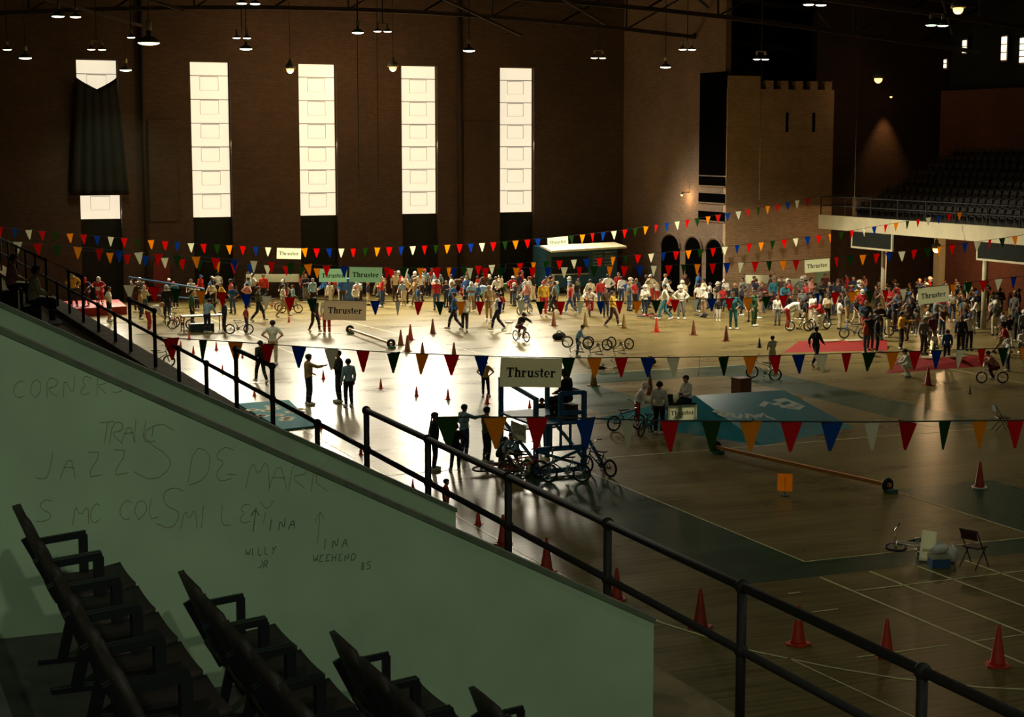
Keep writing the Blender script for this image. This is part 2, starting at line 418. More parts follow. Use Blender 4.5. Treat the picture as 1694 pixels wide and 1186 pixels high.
# ---- roof and trusses
rf = []
for i in range(25):
    x = -16 + 108 * i / 24; z = 21 + 3.5 * math.sin(math.pi * i / 24); rf.append((x, z))
mb = MB()
for (x0, z0), (x1, z1) in zip(rf, rf[1:]):
    mb.add([(x0, 20, z0), (x1, 20, z1), (x1, 103, z1), (x0, 103, z0), (x0, 20, z0 + .3), (x1, 20, z1 + .3), (x1, 103, z1 + .3), (x0, 103, z0 + .3)],
           [(0, 1, 2, 3), (7, 6, 5, 4), (0, 4, 5, 1), (1, 5, 6, 2), (2, 6, 7, 3), (3, 7, 4, 0)])
structure(mb.build('ceiling', mat('dark_roof_boards', '#2a221a', 0.9, var=0.3, scale=1.0)), 'dark vaulted roof over the hall')
for ti, Y in enumerate((48.0, 59.0, 70.0, 81.0, 92.0)):
    tr = MB(); Z0 = 14.6
    pts = []
    for i in range(17):
        x = -6 + 69 * i / 16; pts.append(Vector((x, Y, Z0 + 2.2 * math.sin(math.pi * i / 16))))
    for a, b in zip(pts, pts[1:]): tr.bar(a, b, 0.18, 0.22)
    top = [p + Vector((0, 0, 2.6)) for p in pts]
    for a, b in zip(top, top[1:]): tr.bar(a, b, 0.2, 0.25)
    for i in range(16):
        tr.bar(pts[i], top[i + 1] if i % 2 else top[i], 0.09, 0.09); tr.bar(pts[i], top[i + 1], 0.09, 0.09)
    for x in (8.0, 30.0, 52.0):     # slanting stays between neighbouring trusses
        if ti < 4: tr.bar((x, Y, 15.6 + 1.0), (x + 9, Y + 11, 14.6 + 1.0), 0.1, 0.14)
    o = structure(tr.build('roof_truss', M_STEEL), 'arched steel roof truss, number %s from the window wall' % ('five', 'four', 'three', 'two', 'one')[ti])

# ---- balcony on the far side
BX, BY0, BY1 = 54.3, 40.0, 84.0
bal = bpy.data.objects.new('floor_balcony', None); COL.objects.link(bal); structure(bal, 'far balcony with cream front and rows of dark seats')
MB().box((BX, BY0, 4.5), (BX + 0.25, BY1, 5.3)).build('balcony_front', M_CREAM, bal)
st = MB(); st.box((BX + 0.25, BY0, 4.6), (63, BY1, 4.9))
for k in range(8):
    x = 56.0 + 0.87 * k; st.box((x, BY0, 4.9), (63, BY1, 5.2 + 0.44 * k))
st.build('balcony_steps', mat('dark_balcony_step', '#3d3a30', 0.9, var=0.2), bal)
rl = MB()
for y in (84, 81.5, 79, 76.5, 74, 71.5, 69, 66.5, 64): rl.tube((BX + 0.15, y, 5.3), (BX + 0.15, y, 6.35), 0.035)
for z in (6.35, 5.85): rl.tube((BX + 0.15, 62, z), (BX + 0.15, 84, z), 0.03)
rl.tube((BX + .15, 84, 6.35), (BX + 3.0, 84, 6.35), .03); rl.tube((BX + .15, 84, 5.85), (BX + 3.0, 84, 5.85), .03)
rl.build('balcony_rail', M_RAIL, bal)
MB().box((56.6, 83.6, 4.9), (57.7, 84.0, 6.3)).build('end_wall', M_TOWER, bal)
for y in (70.2, 79.0): MB().tube((55.4, y, 0), (55.4, y, 4.6), 0.14).build('column', M_CREAM, bal, True)
MB().box((62.6, 83.6, 0), (63, 84.2, 4.6)).build('column', M_CREAM, bal)
def panel_board(pxa, pxb, label):
    a = on_x(pxa, 386, BX - 0.05); b = on_x(pxb, 386, BX - 0.05)
    o = thing('hanging_board', label, 'board', (BX - 0.05, (a.y + b.y) / 2, 4.1), 0)
    L = abs(a.y - b.y) / 2
    MB().box((-0.04, -L + 0.1, -0.42), (0.0, L - 0.1, 0.38)).build('board_face', M_DARK, o)
    f = MB(); f.box((-0.07, -L, -0.52), (0.03, L, -0.42)); f.box((-0.07, -L, -0.42), (0.03, -L + 0.1, 0.4)); f.box((-0.07, L - 0.1, -0.42), (0.03, L, 0.4))
    f.build('board_frame', M_CREAM, o)
panel_board(1410, 1478, 'dark cream-framed board under the balcony front near the tower')
panel_board(1618, 1740, 'wide dark cream-framed board under the balcony front above a column')

# ---- the stand we look from: treads, walkway, two sloping walls of the stair opening
stand = bpy.data.objects.new('floor_stand', None); COL.objects.link(stand); structure(stand, 'stepped concrete seating stand with walkway')
MB().box((4.0, -10, DECK_Z - 0.35), (6.07, 101.7, DECK_Z)).build('walkway', M_CONC, stand)
MB().box((5.62, 13.2, DECK_Z), (6.07, 101.7, DECK_Z + 0.1)).build('walkway_kerb', M_CONC, stand)
def tread_z(k): return 6.7 - 0.41 * k
ROWX = [0.9 + 0.8 * k for k in range(-4, 4)]
for k in range(-4, 4):
    x = 0.9 + 0.8 * k
    for ya, yb in ((-10, 9.1), (12.75, 101.7)):
        MB().box((x - 0.25, ya, DECK_Z - 2.0), (x + 0.55 if k < 3 else 4.1, yb, tread_z(k))).build('tread', M_TREAD, stand)
def slope_wall(name, y, label):
    P = lambda x: 6.355 + 0.514 * (4.75 - x)
    pts = [(-4, y, 4.0), (4.75, y, 4.0), (4.75, y, P(4.75)), (-4, y, P(-4))]
    m = MB(); m.prism([(a, y + 0.09, c) for a, b, c in pts], 0.18)
    o = structure(m.build(name, M_GREEN), label)
    cap = MB(); cap.prism([(-4, y + 0.09, P(-4) + 0.0), (4.76, y + 0.09, P(4.76)), (4.76, y + 0.09, P(4.76) + 0.035), (-4, y + 0.09, P(-4) + 0.035)], 0.2)
    cap.build('wall_edge_shadow', mat('shadowed_green_edge', '#5f6b52', 0.8, var=0.3, scale=5), o)  # darker strip paints the shadow line along the wall's top edge
    return o
near_wall = slope_wall('wall_near', 9.1, 'pale green sloping plaster wall with scribbled names')
far_wall = slope_wall('wall_opening', 12.57, 'far green sloping wall of the stair opening')

# ---- pipe railing along the walkway
rail = thing('pipe_railing', 'dark pipe railing along the edge of the seating stand', 'railing', (RAIL_X, 0, DECK_Z))
POSTS = [1.6, 3.65, 5.7, 7.73, 9.75, 11.84, 13.9, 16.04, 18.09, 20.1, 22.27, 24.36, 26.39, 28.54, 30.63, 33.15, 34.9, 37.03, 39.17, 41.35, 43.4, 45.4, 47.6, 49.8, 52.0, 54.2, 56.4, 58.6, 60.8]
TOPZ, LOWZ, PR = 1.124, 0.676, 0.034
RAISED = [(-1, 18.2), (22.2, 24.5), (30.5, 33.3), (39.1, 41.5), (45.3, 62)]
def raised(y): return any(a <= y <= b for a, b in RAISED)
for y in POSTS:
    z = TOPZ if raised(y) else LOWZ; m = MB()
    m.tube((0, y, 0), (0, y, z), PR); m.ball((0, y, z), 0.052); m.ball((0, y, LOWZ), 0.05); m.tube((0, y, 0), (0, y, 0.03), 0.08)
    m.build('post', M_RAIL, rail, True)
MB().tube((0, -1, LOWZ), (0, 62, LOWZ), PR - 0.004).build('lower_rail', M_RAIL, rail, True)
for a, b in ((-1, 18.09), (22.27, 24.36), (30.63, 33.15), (39.17, 41.35), (45.4, 62)):
    MB().tube((0, a, TOPZ), (0, b, TOPZ), PR).build('top_rail', M_RAIL, rail, True)
# ================================================================ lamps
M_LENS = mat('lamp_lens', '#fff1cf', 0.4, emit=7.0)
M_LENSG = mat('greenish_lamp_lens', '#d9f7c8', 0.4, emit=7.0)
M_LENSO = mat('orange_lamp_lens', '#ffd09a', 0.4, emit=8.0)
M_BULB = mat('sodium_bulb', '#ffb365', 0.4, emit=3.0)
M_SHADE = mat('enamel_shade', '#6a6a58', 0.4)
def spot(parent, loc, watt, color=(1, .92, .72), angle=128, name='lamp_light', size=0.25):
    l = bpy.data.lights.new(name, 'SPOT'); l.energy = watt; l.color = color; l.spot_size = math.radians(angle); l.spot_blend = 0.8 if angle < 160 else 0.25; l.shadow_soft_size = size
    o = bpy.data.objects.new(name, l); COL.objects.link(o); o.parent = parent; o.location = loc
    return o
def pendant(px, py, w, label, depth=None, lens=None, pair=False, watt=1.0, z=13.5, color=(1, .92, .72), pos=None, angle=128):
    if pos is None:
        d = ray(px, py); s = (z - EYE) / d.z
        p = Vector((d.x * s, d.y * s, z))
        if p.y > 98: s *= 98 / p.y; p = Vector((d.x * s, d.y * s, EYE + d.z * s))
        R = w / 2 * depth_at(p) / FOC
    else:
        p = Vector(pos); R = w
    t = thing('pendant_lamp', label, 'lamp', p, 0, 'pendant lamps under the roof trusses')
    lens = lens or M_LENS
    offs = [(-R * 1.25, 0), (R * 1.25, 0)] if pair else [(0, 0)]
    for ox, oy in offs:
        # wide enamel shade, lens and ballast housing
        MB().lathe([(R, 0), (R * 0.92, R * 0.22), (R * 0.5, R * 0.5), (R * 0.2, R * 0.62), (R * 0.2, R * 1.1)], 16, (ox, oy, 0)).build('shade', M_SHADE, t, True)
        MB().ball((ox, oy, 0.0), (R * 0.94, R * 0.94, R * 0.2), 16, 6).build('lens', lens, t, True)
        MB().lathe([(R * 0.24, R * 1.1), (R * 0.3, R * 1.25), (R * 0.28, R * 1.75), (R * 0.1, R * 1.9)], 10, (ox, oy, 0)).build('ballast_housing', M_CREAM, t, True)
    if pair:
        MB().bar((-R * 1.4, 0, R * 1.95), (R * 1.4, 0, R * 1.95), R * 0.2, R * 0.2).build('cross_bar', M_CREAM, t)
    MB().tube((0, 0, R * 1.7), (0, 0, 21 + 3.5 * math.sin(math.pi * (p.x + 16) / 108) - p.z), 0.018, n=6).build('stem', M_STEEL, t)
    spot(t, (0, 0, -R * 0.45), LAMP_WATT * watt, color, angle)
    return t
G, O = M_LENSG, M_LENSO
for px, py, w, lens, pair, label in (
    (12, 82, 15, G, False, 'greenish pendant lamp at the picture edge over the stand'),
    (42, 96, 22, None, False, 'tilted pale pendant lamp beside the greenish one'),
    (96, 27, 22, G, False, 'bright green tinted pendant lamp near the roof'),
    (125, 28, 19, O, False, 'small warm pendant lamp beside the green tinted one'),
    (160, 82, 14, O, True, 'warm twin pendant lamp above the cloth-covered window'),
    (217, 62, 14, G, False, 'small greenish pendant lamp beside the large orange one'),
    (246, 71, 38, O, False, 'large orange pendant lamp, widest under the roof'),
    (208, 116, 21, G, False, 'pendant lamp at the corner of the cloth-covered window'),
    (400, 63, 14, None, True, 'twin pendant lamp between the second and third windows'),
    (407, 81, 22, G, False, 'single pendant lamp hanging just below a twin lamp'),
    (411, 6, 18, None, True, 'twin pendant lamp touching the top of the picture over the windows'),
    (592, 54, 21, G, False, 'single yellowish pendant lamp beside a twin lamp over the third window'),
    (633, 52, 14, None, True, 'twin pendant lamp between the third and fourth windows'),
    (776, 84, 21, None, False, 'single pendant lamp hanging between the fourth and fifth windows'),
    (990, 96, 12, O, True, 'warm twin pendant lamp right of the window row'),
    (1101, 111, 19, None, False, 'single pendant lamp hanging before the tower corner'),
    (1137, 82, 14, None, True, 'twin pendant lamp above the single lamp at the tower corner'),
    (1259, 98, 13, None, True, 'twin pendant lamp in front of the tower battlements'),
    (1348, 8, 19, None, True, 'twin pendant lamp at the top of the picture over the tower'),
    (1550, 42, 19, G, True, 'green tinted twin pendant lamp beside the glaring orange bulb')):
    pendant(px, py, w, label, lens=lens, pair=pair, watt=0.4 if px > 1300 else (22.0 if px == 1259 else 1.0), angle=142 if px == 1259 else 128, color=(.85, 1, .7) if lens is G else ((1, .8, .5) if lens is O else (1, .92, .72)))
# unseen pendants added over the near hall and stand to light wall and pennants
for i, (x, y, k, a) in enumerate(((14, 30, 0.7, 128), (30, 34, 0.8, 128), (46, 34, 0.8, 128), (1.0, -5.0, 1.6, 165), (-4.0, -3.0, 2.1, 165), (13, 7, 1.0, 150), (28, 9, 0.8, 150), (44, 11, 0.8, 150))):
    pendant(0, 0, 0.32, 'added unseen pendant lamp over the near half of the hall, number %s' % 'one two three four five six seven eight'.split()[i], pos=(x, y, 14.0 if a < 160 else 16.0), watt=k, color=(.9, 1, .78), lens=G, angle=a)
def bulb(px, py, Y, r, label, watt, on='y'):
    p = on_y(px, py, Y) if on == 'y' else on_x(px, py, Y)
    t = thing('flood_bulb', label, 'lamp', p, 0)
    MB().ball((0, 0, 0), r).build('bulb', M_BULB, t, True)
    MB().lathe([(r * 1.5, r * .2), (r * 1.2, r * 1.2), (r * .5, r * 1.8), (r * .4, r * 2.6)], 12).build('reflector', M_SHADE, t, True)
    up = 4.6 - p.z if 'under the far balcony' in label else 21 + 3.5 * math.sin(math.pi * (p.x + 16) / 108) - p.z
    if 'side wall' in label: MB().tube((0, 0, r * 2), (.6, 0, r * 2), .03, n=6).build('bracket', M_STEEL, t)
    else: MB().tube((0, 0, r * 2), (0, 0, up), .02, n=6).build('stem', M_STEEL, t)
    if watt:
        l = bpy.data.lights.new('bulb_light', 'POINT'); l.energy = watt; l.color = (1, .62, .3); l.shadow_soft_size = r
        o = bpy.data.objects.new('bulb_light', l); COL.objects.link(o); o.parent = t; o.location = (0, 0, -r * 1.6)
    return t
bulb(480, 115, 96, 0.22, 'glaring orange bulb at the top of the third window', 500)
bulb(650, 112, 96, 0.22, 'glaring orange bulb at the top of the fourth window', 500)
bulb(1585, 15, 60, 0.22, 'glaring orange bulb high over the far balcony', 200)
bulb(1453, 131, 86, 0.24, 'round white lamp high beyond the tower', 25)
tl_ = bulb(1474, 160, 89.3, 0.08, 'tiny orange lamp high beyond the tower', 0)
spot(tl_, (0, 0, -.15), 480, (1, .5, .2), 62, size=.1)
bulb(1549, 412, 58.5, 0.2, 'glaring orange bulb under the far balcony', 550, 'x')
bulb(1128, 322, 49.9, 0.07, 'small white lamp on the tower side wall', 60, 'x')

# thin ropes hanging from the roof
for px, ya, yb, Y, lab in ((594, 5, 330, 72, 'thin green rope hanging beside a single pendant lamp'), (626, 5, 300, 72, 'thin green rope hanging through the twin lamp'), (1256, 110, 330, 80, 'thin pale rope hanging before the tower'), (1413, 30, 350, 76, 'thin rope hanging beyond the tower edge')):
    p = on_y(px, yb, Y); q = on_y(px - 5, ya, Y); t = MB(); top = 21 + 3.5 * math.sin(math.pi * (p.x + 16) / 108)
    t.path([(0, 0, 0), (0, 0, q.z - p.z), (0, 0, top - p.z)], .014, 5); t.ball((0, 0, 0), .03)
    o = t.build('hanging_rope', mat('green_rope', '#34421f', .8)); o.location = p; tag(o, lab, 'rope', 'ropes hanging from the roof')
# ================================================================ seats
M_SEATW = mat('dark_seat_wood', '#2c211a', 0.7, var=0.35, scale=12, stretch=(1, 4, 4))
M_SEATM = mat('black_seat_iron', '#15181a', 0.45)
CH = {}
def chair_meshes():
    # chair faces +X, 0.5 m module along Y, tread at z 0
    n = 6; back = MB(); seat = MB()
    def sheet(m, f, t):
        vs = []; 
        for j in range(5):
            for i in range(n + 1): vs.append(Vector(f(i / n * 2 - 1, j / 4)))
        k = len(vs); nv = Vector(t)
        fs = [(j * (n + 1) + i, j * (n + 1) + i + 1, (j + 1) * (n + 1) + i + 1, (j + 1) * (n + 1) + i) for j in range(4) for i in range(n)]
        rim = [i for i in range(n + 1)] + [j * (n + 1) + n for j in range(1, 5)] + [4 * (n + 1) + i for i in range(n - 1, -1, -1)] + [j * (n + 1) for j in range(3, 0, -1)]
        m.add(vs + [v + nv for v in vs], fs + [tuple(q + k for q in reversed(f_)) for f_ in fs] + [(a, b, b + k, a + k) for a, b in zip(rim, rim[1:] + rim[:1])])
    sheet(back, lambda u, t: (-0.14 + 0.17 * (1 - t) - 0.03 * u * u * -1, u * 0.23 * (1 - 0.12 * t ** 4), 0.43 + 0.43 * t - 0.03 * u * u * t), (0.03, 0, 0.008))
    sheet(seat, lambda u, t: (0.02 + 0.38 * t, u * 0.22, 0.42 + 0.03 * t - 0.015 * math.sin(math.pi * t) + 0.01 * u * u), (0.0, 0, 0.035))
    arm = MB()
    arm.bar((-0.03, 0, 0.63), (0.235, 0, 0.655), 0.024, 0.035); arm.bar((0.22, 0, 0.65), (0.22, 0, 0.42), 0.022, 0.045)
    leg = MB()
    leg.bar((0.2, 0, 0.44), (0.1, 0, 0.02), 0.022, 0.05); leg.bar((-0.06, 0, 0.66), (0.12, 0, 0.3), 0.022, 0.05); leg.box((-0.02, -0.012, 0), (0.24, 0.012, 0.025))
    slat = MB()
    for z in (0.55, 0.66, 0.77): slat.box((-0.16 + 0.17 * (1 - (z - .43) / .43), -0.21, z), (-0.135 + 0.17 * (1 - (z - .43) / .43), 0.21, z + 0.012))
    return back.mesh('backrest', True), seat.mesh('seat', True), arm.mesh('armrest'), leg.mesh('leg_frame')
CHB, CHS, CHA, CHL = chair_meshes()
for me, m in ((CHB, M_SEATW), (CHS, M_SEATW), (CHA, M_SEATM), (CHL, M_SEATM)): me.materials.append(m)
def stand_chair(x, y, z, label):
    t = thing('theatre_seat', label, 'seat', (x, y, z), 0, 'wooden theatre seats in the stand beside the green wall')
    put('backrest', CHB, t); put('seat', CHS, t); 
    for q in (-.232, .232): put('armrest', CHA, t, (0, q, 0)); put('leg_frame', CHL, t, (0, q, 0))
    return t
ordw = 'first second third fourth fifth sixth seventh eighth'.split()
for k, (n, nm) in enumerate(((6, 'top row'), (5, 'second row down'), (4, 'third row down'), (3, 'lowest row in view'))):
    for i in range(n):
        stand_chair(1.0 + 0.8 * k, 8.32 - 0.5 * i, tread_z(k), 'dark wooden tip-up seat, %s from the green wall in the %s' % (ordw[i], nm))
def joined(meshes, name):
    bm = bmesh.new()
    for m in meshes: bm.from_mesh(m)
    me = bpy.data.meshes.new(name); bm.to_mesh(me); bm.free(); return me
CHALL = joined([CHB, CHS], 'stadium_seat'); CHALL.materials.append(mat('far_seat_wood', '#2b241f', 0.5))
for k in (1, 2, 3):
    for i in range(22):
        o = put('stadium_seat', CHALL, None, (1.0 + 0.8 * k, 26.5 + 0.5 * i, tread_z(k)))
        tag(o, 'dark seat beyond the stair opening, %s row of the stand' % ('upper', 'middle', 'lowest')[k - 1], 'seat', 'dark seats beyond the stair opening')
sm_ = MB(); sm_.box((-0.05, -0.22, 0.36), (0.3, 0.22, 0.42)); sm_.prism([(-0.06, -0.22, 0.4), (-0.06, 0.22, 0.4), (-0.14, 0.2, 0.82), (-0.14, -0.2, 0.82)], 0.03)
for s in (-1, 1): sm_.bar((-0.08, s * .23, .58), (.2, s * .23, .6), .03, .03); sm_.bar((0.15, s * .23, .6), (.05, s * .23, 0), .03, .03)
FAR = sm_.mesh('balcony_seat'); FAR.materials.append(mat('far_seat_dark', '#26221c', 0.8))
for k in range(8):
    for i in range(24):
        o = put('balcony_seat', FAR, None, (56.75 + 0.87 * k, 83.3 - 0.62 * i - (0.4 if k % 2 else 0), 5.2 + 0.44 * k), math.pi)
        tag(o, 'dark fixed seat in the %s row of the far balcony' % ('front', 'second', 'third', 'fourth', 'fifth', 'sixth', 'seventh', 'topmost')[k], 'seat', 'dark fixed seats on the far balcony')

# ================================================================ lettering
def cloth_flag(name, c):
    m = mat(name, c, 0.6); nt = m.node_tree; b = nt.nodes['Principled BSDF']; out = nt.nodes['Material Output']
    tl = nt.nodes.new('ShaderNodeBsdfTranslucent'); tl.inputs[0].default_value = (*lin(c), 1); mx = nt.nodes.new('ShaderNodeMixShader'); mx.inputs[0].default_value = 0.75
    nt.links.new(b.outputs[0], mx.inputs[1]); nt.links.new(tl.outputs[0], mx.inputs[2]); nt.links.new(mx.outputs[0], out.inputs[0]); return m
def ribbon(mb, pts, w, y=0.0, closed=False):
    """flat stroke in the XZ plane, facing -Y; w may vary per point"""
    P = [Vector((a, b)) for a, b in pts]; n = len(P); L, R = [], []
    for i, p in enumerate(P):
        a, b = P[i - 1] if i or closed else p, P[(i + 1) % n] if i < n - 1 or closed else p
        d = (b - a).normalized(); q = Vector((-d.y, d.x)) * (w[i] if hasattr(w, '__len__') else w) / 2
        L.append((p.x + q.x, y, p.y + q.y)); R.append((p.x - q.x, y, p.y - q.y))
    k = n if closed else n - 1
    mb.add(L + R, [(i, (i + 1) % n, n + (i + 1) % n, n + i) for i in range(k)])
def slab_word(width):
    """the word Thruster in heavy slab serif letters, width in metres, centred"""
    m = MB(); S = 0.30; s = 0.13
    def bx(x, a, b, c, d): m.add([(x + a, 0, b), (x + c, 0, b), (x + c, 0, d), (x + a, 0, d)], [(0, 1, 2, 3)])
    x = 0.0
    # T
    bx(x, 0.42, 0, 0.42 + S + .04, 1.42); bx(x, 0, 1.22, 1.18, 1.42); bx(x, 0, 0.95, 0.13, 1.25); bx(x, 1.05, 0.95, 1.18, 1.25); bx(x, 0.26, 0, 0.92, s); x += 1.3
    def arch(x0, x1, z0, r_in):
        c = (x0 + x1) / 2; rr = (x1 - x0) / 2
        ribbon(m, [(x + c + rr * math.cos(t), z0 + rr * 1.0 * math.sin(t)) for t in [math.pi * (1 - i / 8) for i in range(9)]], [.12, .14, .17, .2, .22, .25, .28, .3, .3])
    # h
    bx(x, .1, 0, .1 + S, 1.45); bx(x, 0, 1.45 - s, .25, 1.45); bx(x, 0, 0, .5, s); arch(.25, .8, .68, 0); bx(x, .65, 0, .65 + S, .72); bx(x, .56, 0, 1.06, s); x += 1.12
    # r
    bx(x, .1, 0, .1 + S, 1.0); bx(x, 0, 1 - s, .25, 1); bx(x, 0, 0, .56, s); ribbon(m, [(x + .3, .62), (x + .42, .82), (x + .56, .9), (x + .68, .88)], [.1, .16, .2, .24]); m.ball((x + .68, 0, .8), (.13, .002, .13), 10, 6); x += .9
    # u
    bx(x, .1, .3, .1 + S, 1.0); bx(x, 0, 1 - s, .25, 1); ribbon(m, [(x + .25 + .27 - .27 * math.cos(t), .36 - .27 * math.sin(t)) for t in [math.pi * i / 8 for i in range(9)]], [.3, .3, .28, .25, .22, .2, .17, .14, .12])
    bx(x, .66, 0, .66 + S, 1.0); bx(x, .52, 1 - s, .7, 1); bx(x, .7, 0, 1.06, s); x += 1.12
    # s
    ribbon(m, [(x + .68, .78), (x + .55, .92), (x + .38, .95), (x + .2, .86), (x + .18, .68), (x + .36, .56), (x + .56, .46), (x + .66, .32), (x + .6, .14), (x + .42, .06), (x + .22, .1), (x + .1, .24)],
           [.12, .13, .15, .2, .26, .28, .28, .26, .2, .15, .13, .12]); bx(x, .66, .68, .78, 1.0); bx(x, .02, 0, .13, .34); x += .86
    # t
    bx(x, .18, .2, .18 + S, 1.3); bx(x, 0, 1 - s - .02, .66, 1.0); ribbon(m, [(x + .33, .3), (x + .38, .12), (x + .52, .07), (x + .68, .16)], [.3, .24, .16, .1]); x += .78
    # e
    ribbon(m, [(x + .45 + .34 * math.cos(t), .5 + .42 * math.sin(t)) for t in [-0.75 + -(2 * math.pi - .75) * i / 14 for i in range(15)]],
           [.1, .13, .16, .2, .26, .3, .3, .3, .28, .22, .17, .15, .17, .22, .24]); bx(x, .2, .44, .9, .56); x += 1.0
    # r
    bx(x, .1, 0, .1 + S, 1.0); bx(x, 0, 1 - s, .25, 1); bx(x, 0, 0, .56, s); ribbon(m, [(x + .3, .62), (x + .42, .82), (x + .56, .9), (x + .68, .88)], [.1, .16, .2, .24]); m.ball((x + .68, 0, .8), (.13, .002, .13), 10, 6); x += .85
    k = width / x
    m.v = [((a - x / 2) * k, b * k, (c - 0.7) * k) for a, b, c in m.v]
    return m
WORD = slab_word(0.9).mesh('lettering'); WORD.materials.append(mat('black_letter', '#11151a', 0.6))
M_CARD = cloth_flag('pale_sign_card', '#eeefd6')
M_CARDG = cloth_flag('greenish_sign_card', '#c4dfc2')
def sign(p, rz, label, w=1.25, h=0.55, tilt=0.0, m=None, group='hanging card signs on the bunting'):
    """card sign, p = middle of its top edge"""
    t = thing('card_sign', label, 'sign', p, rz, group); t.rotation_euler = (0, tilt, rz)
    MB().box((-w / 2, -0.006, -h), (w / 2, 0.006, 0)).build('card', m or M_CARD, t)
    l = put('lettering', WORD, t, (0, -0.0085, -h / 2)); l.scale = (w / 1.12, 1, w / 1.12)
    for s in (-1, 1): MB().torus((s * w * 0.42, 0, 0.0), 0.02, 0.004, 'X', 10, 5).build('tie_ring', M_SEATM, t)
    return t

# ================================================================ bunting
PC = {'R': cloth_flag('red_pennant', '#d8261c'), 'B': cloth_flag('blue_pennant', '#1f66b0'), 'W': cloth_flag('white_pennant', '#e6e6d2'),
      'G': cloth_flag('green_pennant', '#3f6b28'), 'Y': cloth_flag('yellow_pennant', '#eeb020')}
M_CORD = mat('pennant_cord', '#3a3a34', 0.7)
FWD, REV = 'RBWRGY', 'RYGRWB'
def ycurve(pts, x):
    if x <= pts[0][0]: (a, b), (c, d) = pts[0], pts[1]
    elif x >= pts[-1][0]: (a, b), (c, d) = pts[-2], pts[-1]
    else:
        for (a, b), (c, d) in zip(pts, pts[1:]):
            if a <= x <= c: break
    return b + (d - b) * (x - a) / (c - a)
def bunting(label, Yf, curve, segs, w, h, ends, signs=()):
    """Yf(x_px) gives the distance down the hall; curve the height"""
    P = lambda px: on_y(px, ycurve(curve, px), Yf(px))
    t = thing('bunting_string', label, 'bunting', (0, 0, 0), 0, 'strings of bunting across the hall')
    pts = ([Vector(ends[0])] if ends[0] else []) + [P(x) for x in range(int(curve[0][0]), int(curve[-1][0]) + 1, 24)] + [P(curve[-1][0])] + ([Vector(ends[1])] if ends[1] else [])
    t.location = pts[0]; o0 = pts[0].copy()
    MB().path([p - o0 for p in pts], 0.009, 5).build('cord', M_CORD, t)
    tri = MB(); tri.prism([(-w / 2, 0, 0), (w / 2, 0, 0), (w * .06, 0, -h), (-w * .06, 0, -h)], 0.006)
    me = blank(tri, 'pennant')
    rng = random.Random(int(abs(Yf(500)) * 10))
    for x0, x1, n, k0, seq in segs:
        A, B = P(x0), P(x1)
        for i in range(n):
            px = x0 if n == 1 else None
            X = A.x + (B.x - A.x) * (i / (n - 1) if n > 1 else 0) + (rng.uniform(-.03, .03) if n > 1 else 0)
            # solve the picture column for this X on the string
            lo, hi = x0 - 5, x1 + 5
            for _ in range(26):
                mid = (lo + hi) / 2
                if P(mid).x < X: lo = mid
                else: hi = mid
            q = P(lo)
            o = put('pennant', me, t, q - o0)
            tw = rng.gauss(0, 0.25)
            if rng.random() < 0.05: tw += rng.choice((-1, 1)) * 0.8
            o.rotation_euler = (rng.gauss(0, 0.06), rng.gauss(0, 0.05), tw)
            slot(o, PC[seq[(k0 + i) % 6]])
    for px, lab, ww, m in signs:
        p = P(px); q = P(px + 8); sign(p + Vector((0, -0.03, -0.01)), math.atan2(q.y - p.y, q.x - p.x), lab, ww, ww * 0.44, -math.atan2(q.z - p.z, q.x - p.x), m)
    return t
RT = DECK_Z + TOPZ
bunting('nearest string of large pennants, tied to the railing post', lambda x: 16.1, [(714, 690), (900, 690), (1037, 694), (1107, 696), (1427, 698), (1694, 695), (1800, 693)],
        [(740, 1680, 15, 4, FWD)], 0.25, 0.34, ((RAIL_X, 16.04, RT), None))
bunting('second string of pennants with a card sign above the blue stand', lambda x: 28.8, [(262, 557), (280, 559), (397, 566), (496, 573), (600, 580), (651, 583), (751, 587), (835, 590), (940, 592), (1122, 591), (1253, 589), (1413, 584), (1484, 582), (1625, 577), (1760, 572)],
        [(280, 797, 11, 3, FWD), (940, 1695, 20, 4, FWD)], 0.29, 0.385, ((RAIL_X, 28.54, DECK_Z + LOWZ), None),
        ((879, 'card sign hanging above the blue judging stand', 1.25, None),))
bunting('third string of pennants before the crowd, with two card signs', lambda x: 47.0, [(160, 466), (212, 471), (329, 481), (439, 489), (533, 496), (661, 499), (797, 499), (929, 499), (1052, 498), (1144, 495), (1236, 493), (1322, 487), (1466, 480), (1542, 474), (1654, 461), (1760, 448)],
        [(215, 515, 9, 2, FWD), (622, 862, 8, 1, FWD), (895, 1493, 21, 2, REV), (1577, 1677, 5, 1, REV)], 0.31, 0.4, ((RAIL_X, 47.6, RT), None),
        ((571, 'card sign before a bare-legged rider in the bright hall', 1.28, cloth_flag('pinkish_sign_card', '#f2e4c8')), (1543, 'tilted card sign over the crowd under the balcony', 1.25, None)))
bunting('fourth string of pennants sagging over the crowd, card sign by the tower', lambda x: 60.0, [(-20, 396), (125, 408), (222, 417), (319, 424), (415, 431), (509, 437), (575, 441), (689, 443), (845, 443), (930, 442), (1100, 439), (1330, 430), (1490, 416), (1657, 394), (1760, 378)],
        [(28, 540, 17, 2, FWD), (569, 569, 1, 1, FWD), (640, 1317, 28, 3, FWD), (1384, 1678, 15, 3, FWD)], 0.31, 0.42, ((RAIL_X, 60.0, RT), None),
        ((605, 'larger of two overlapping card signs over the crowd by the wall', 1.27, M_CARDG), (1351, 'card sign at the corner of the brick tower', 1.22, None)))
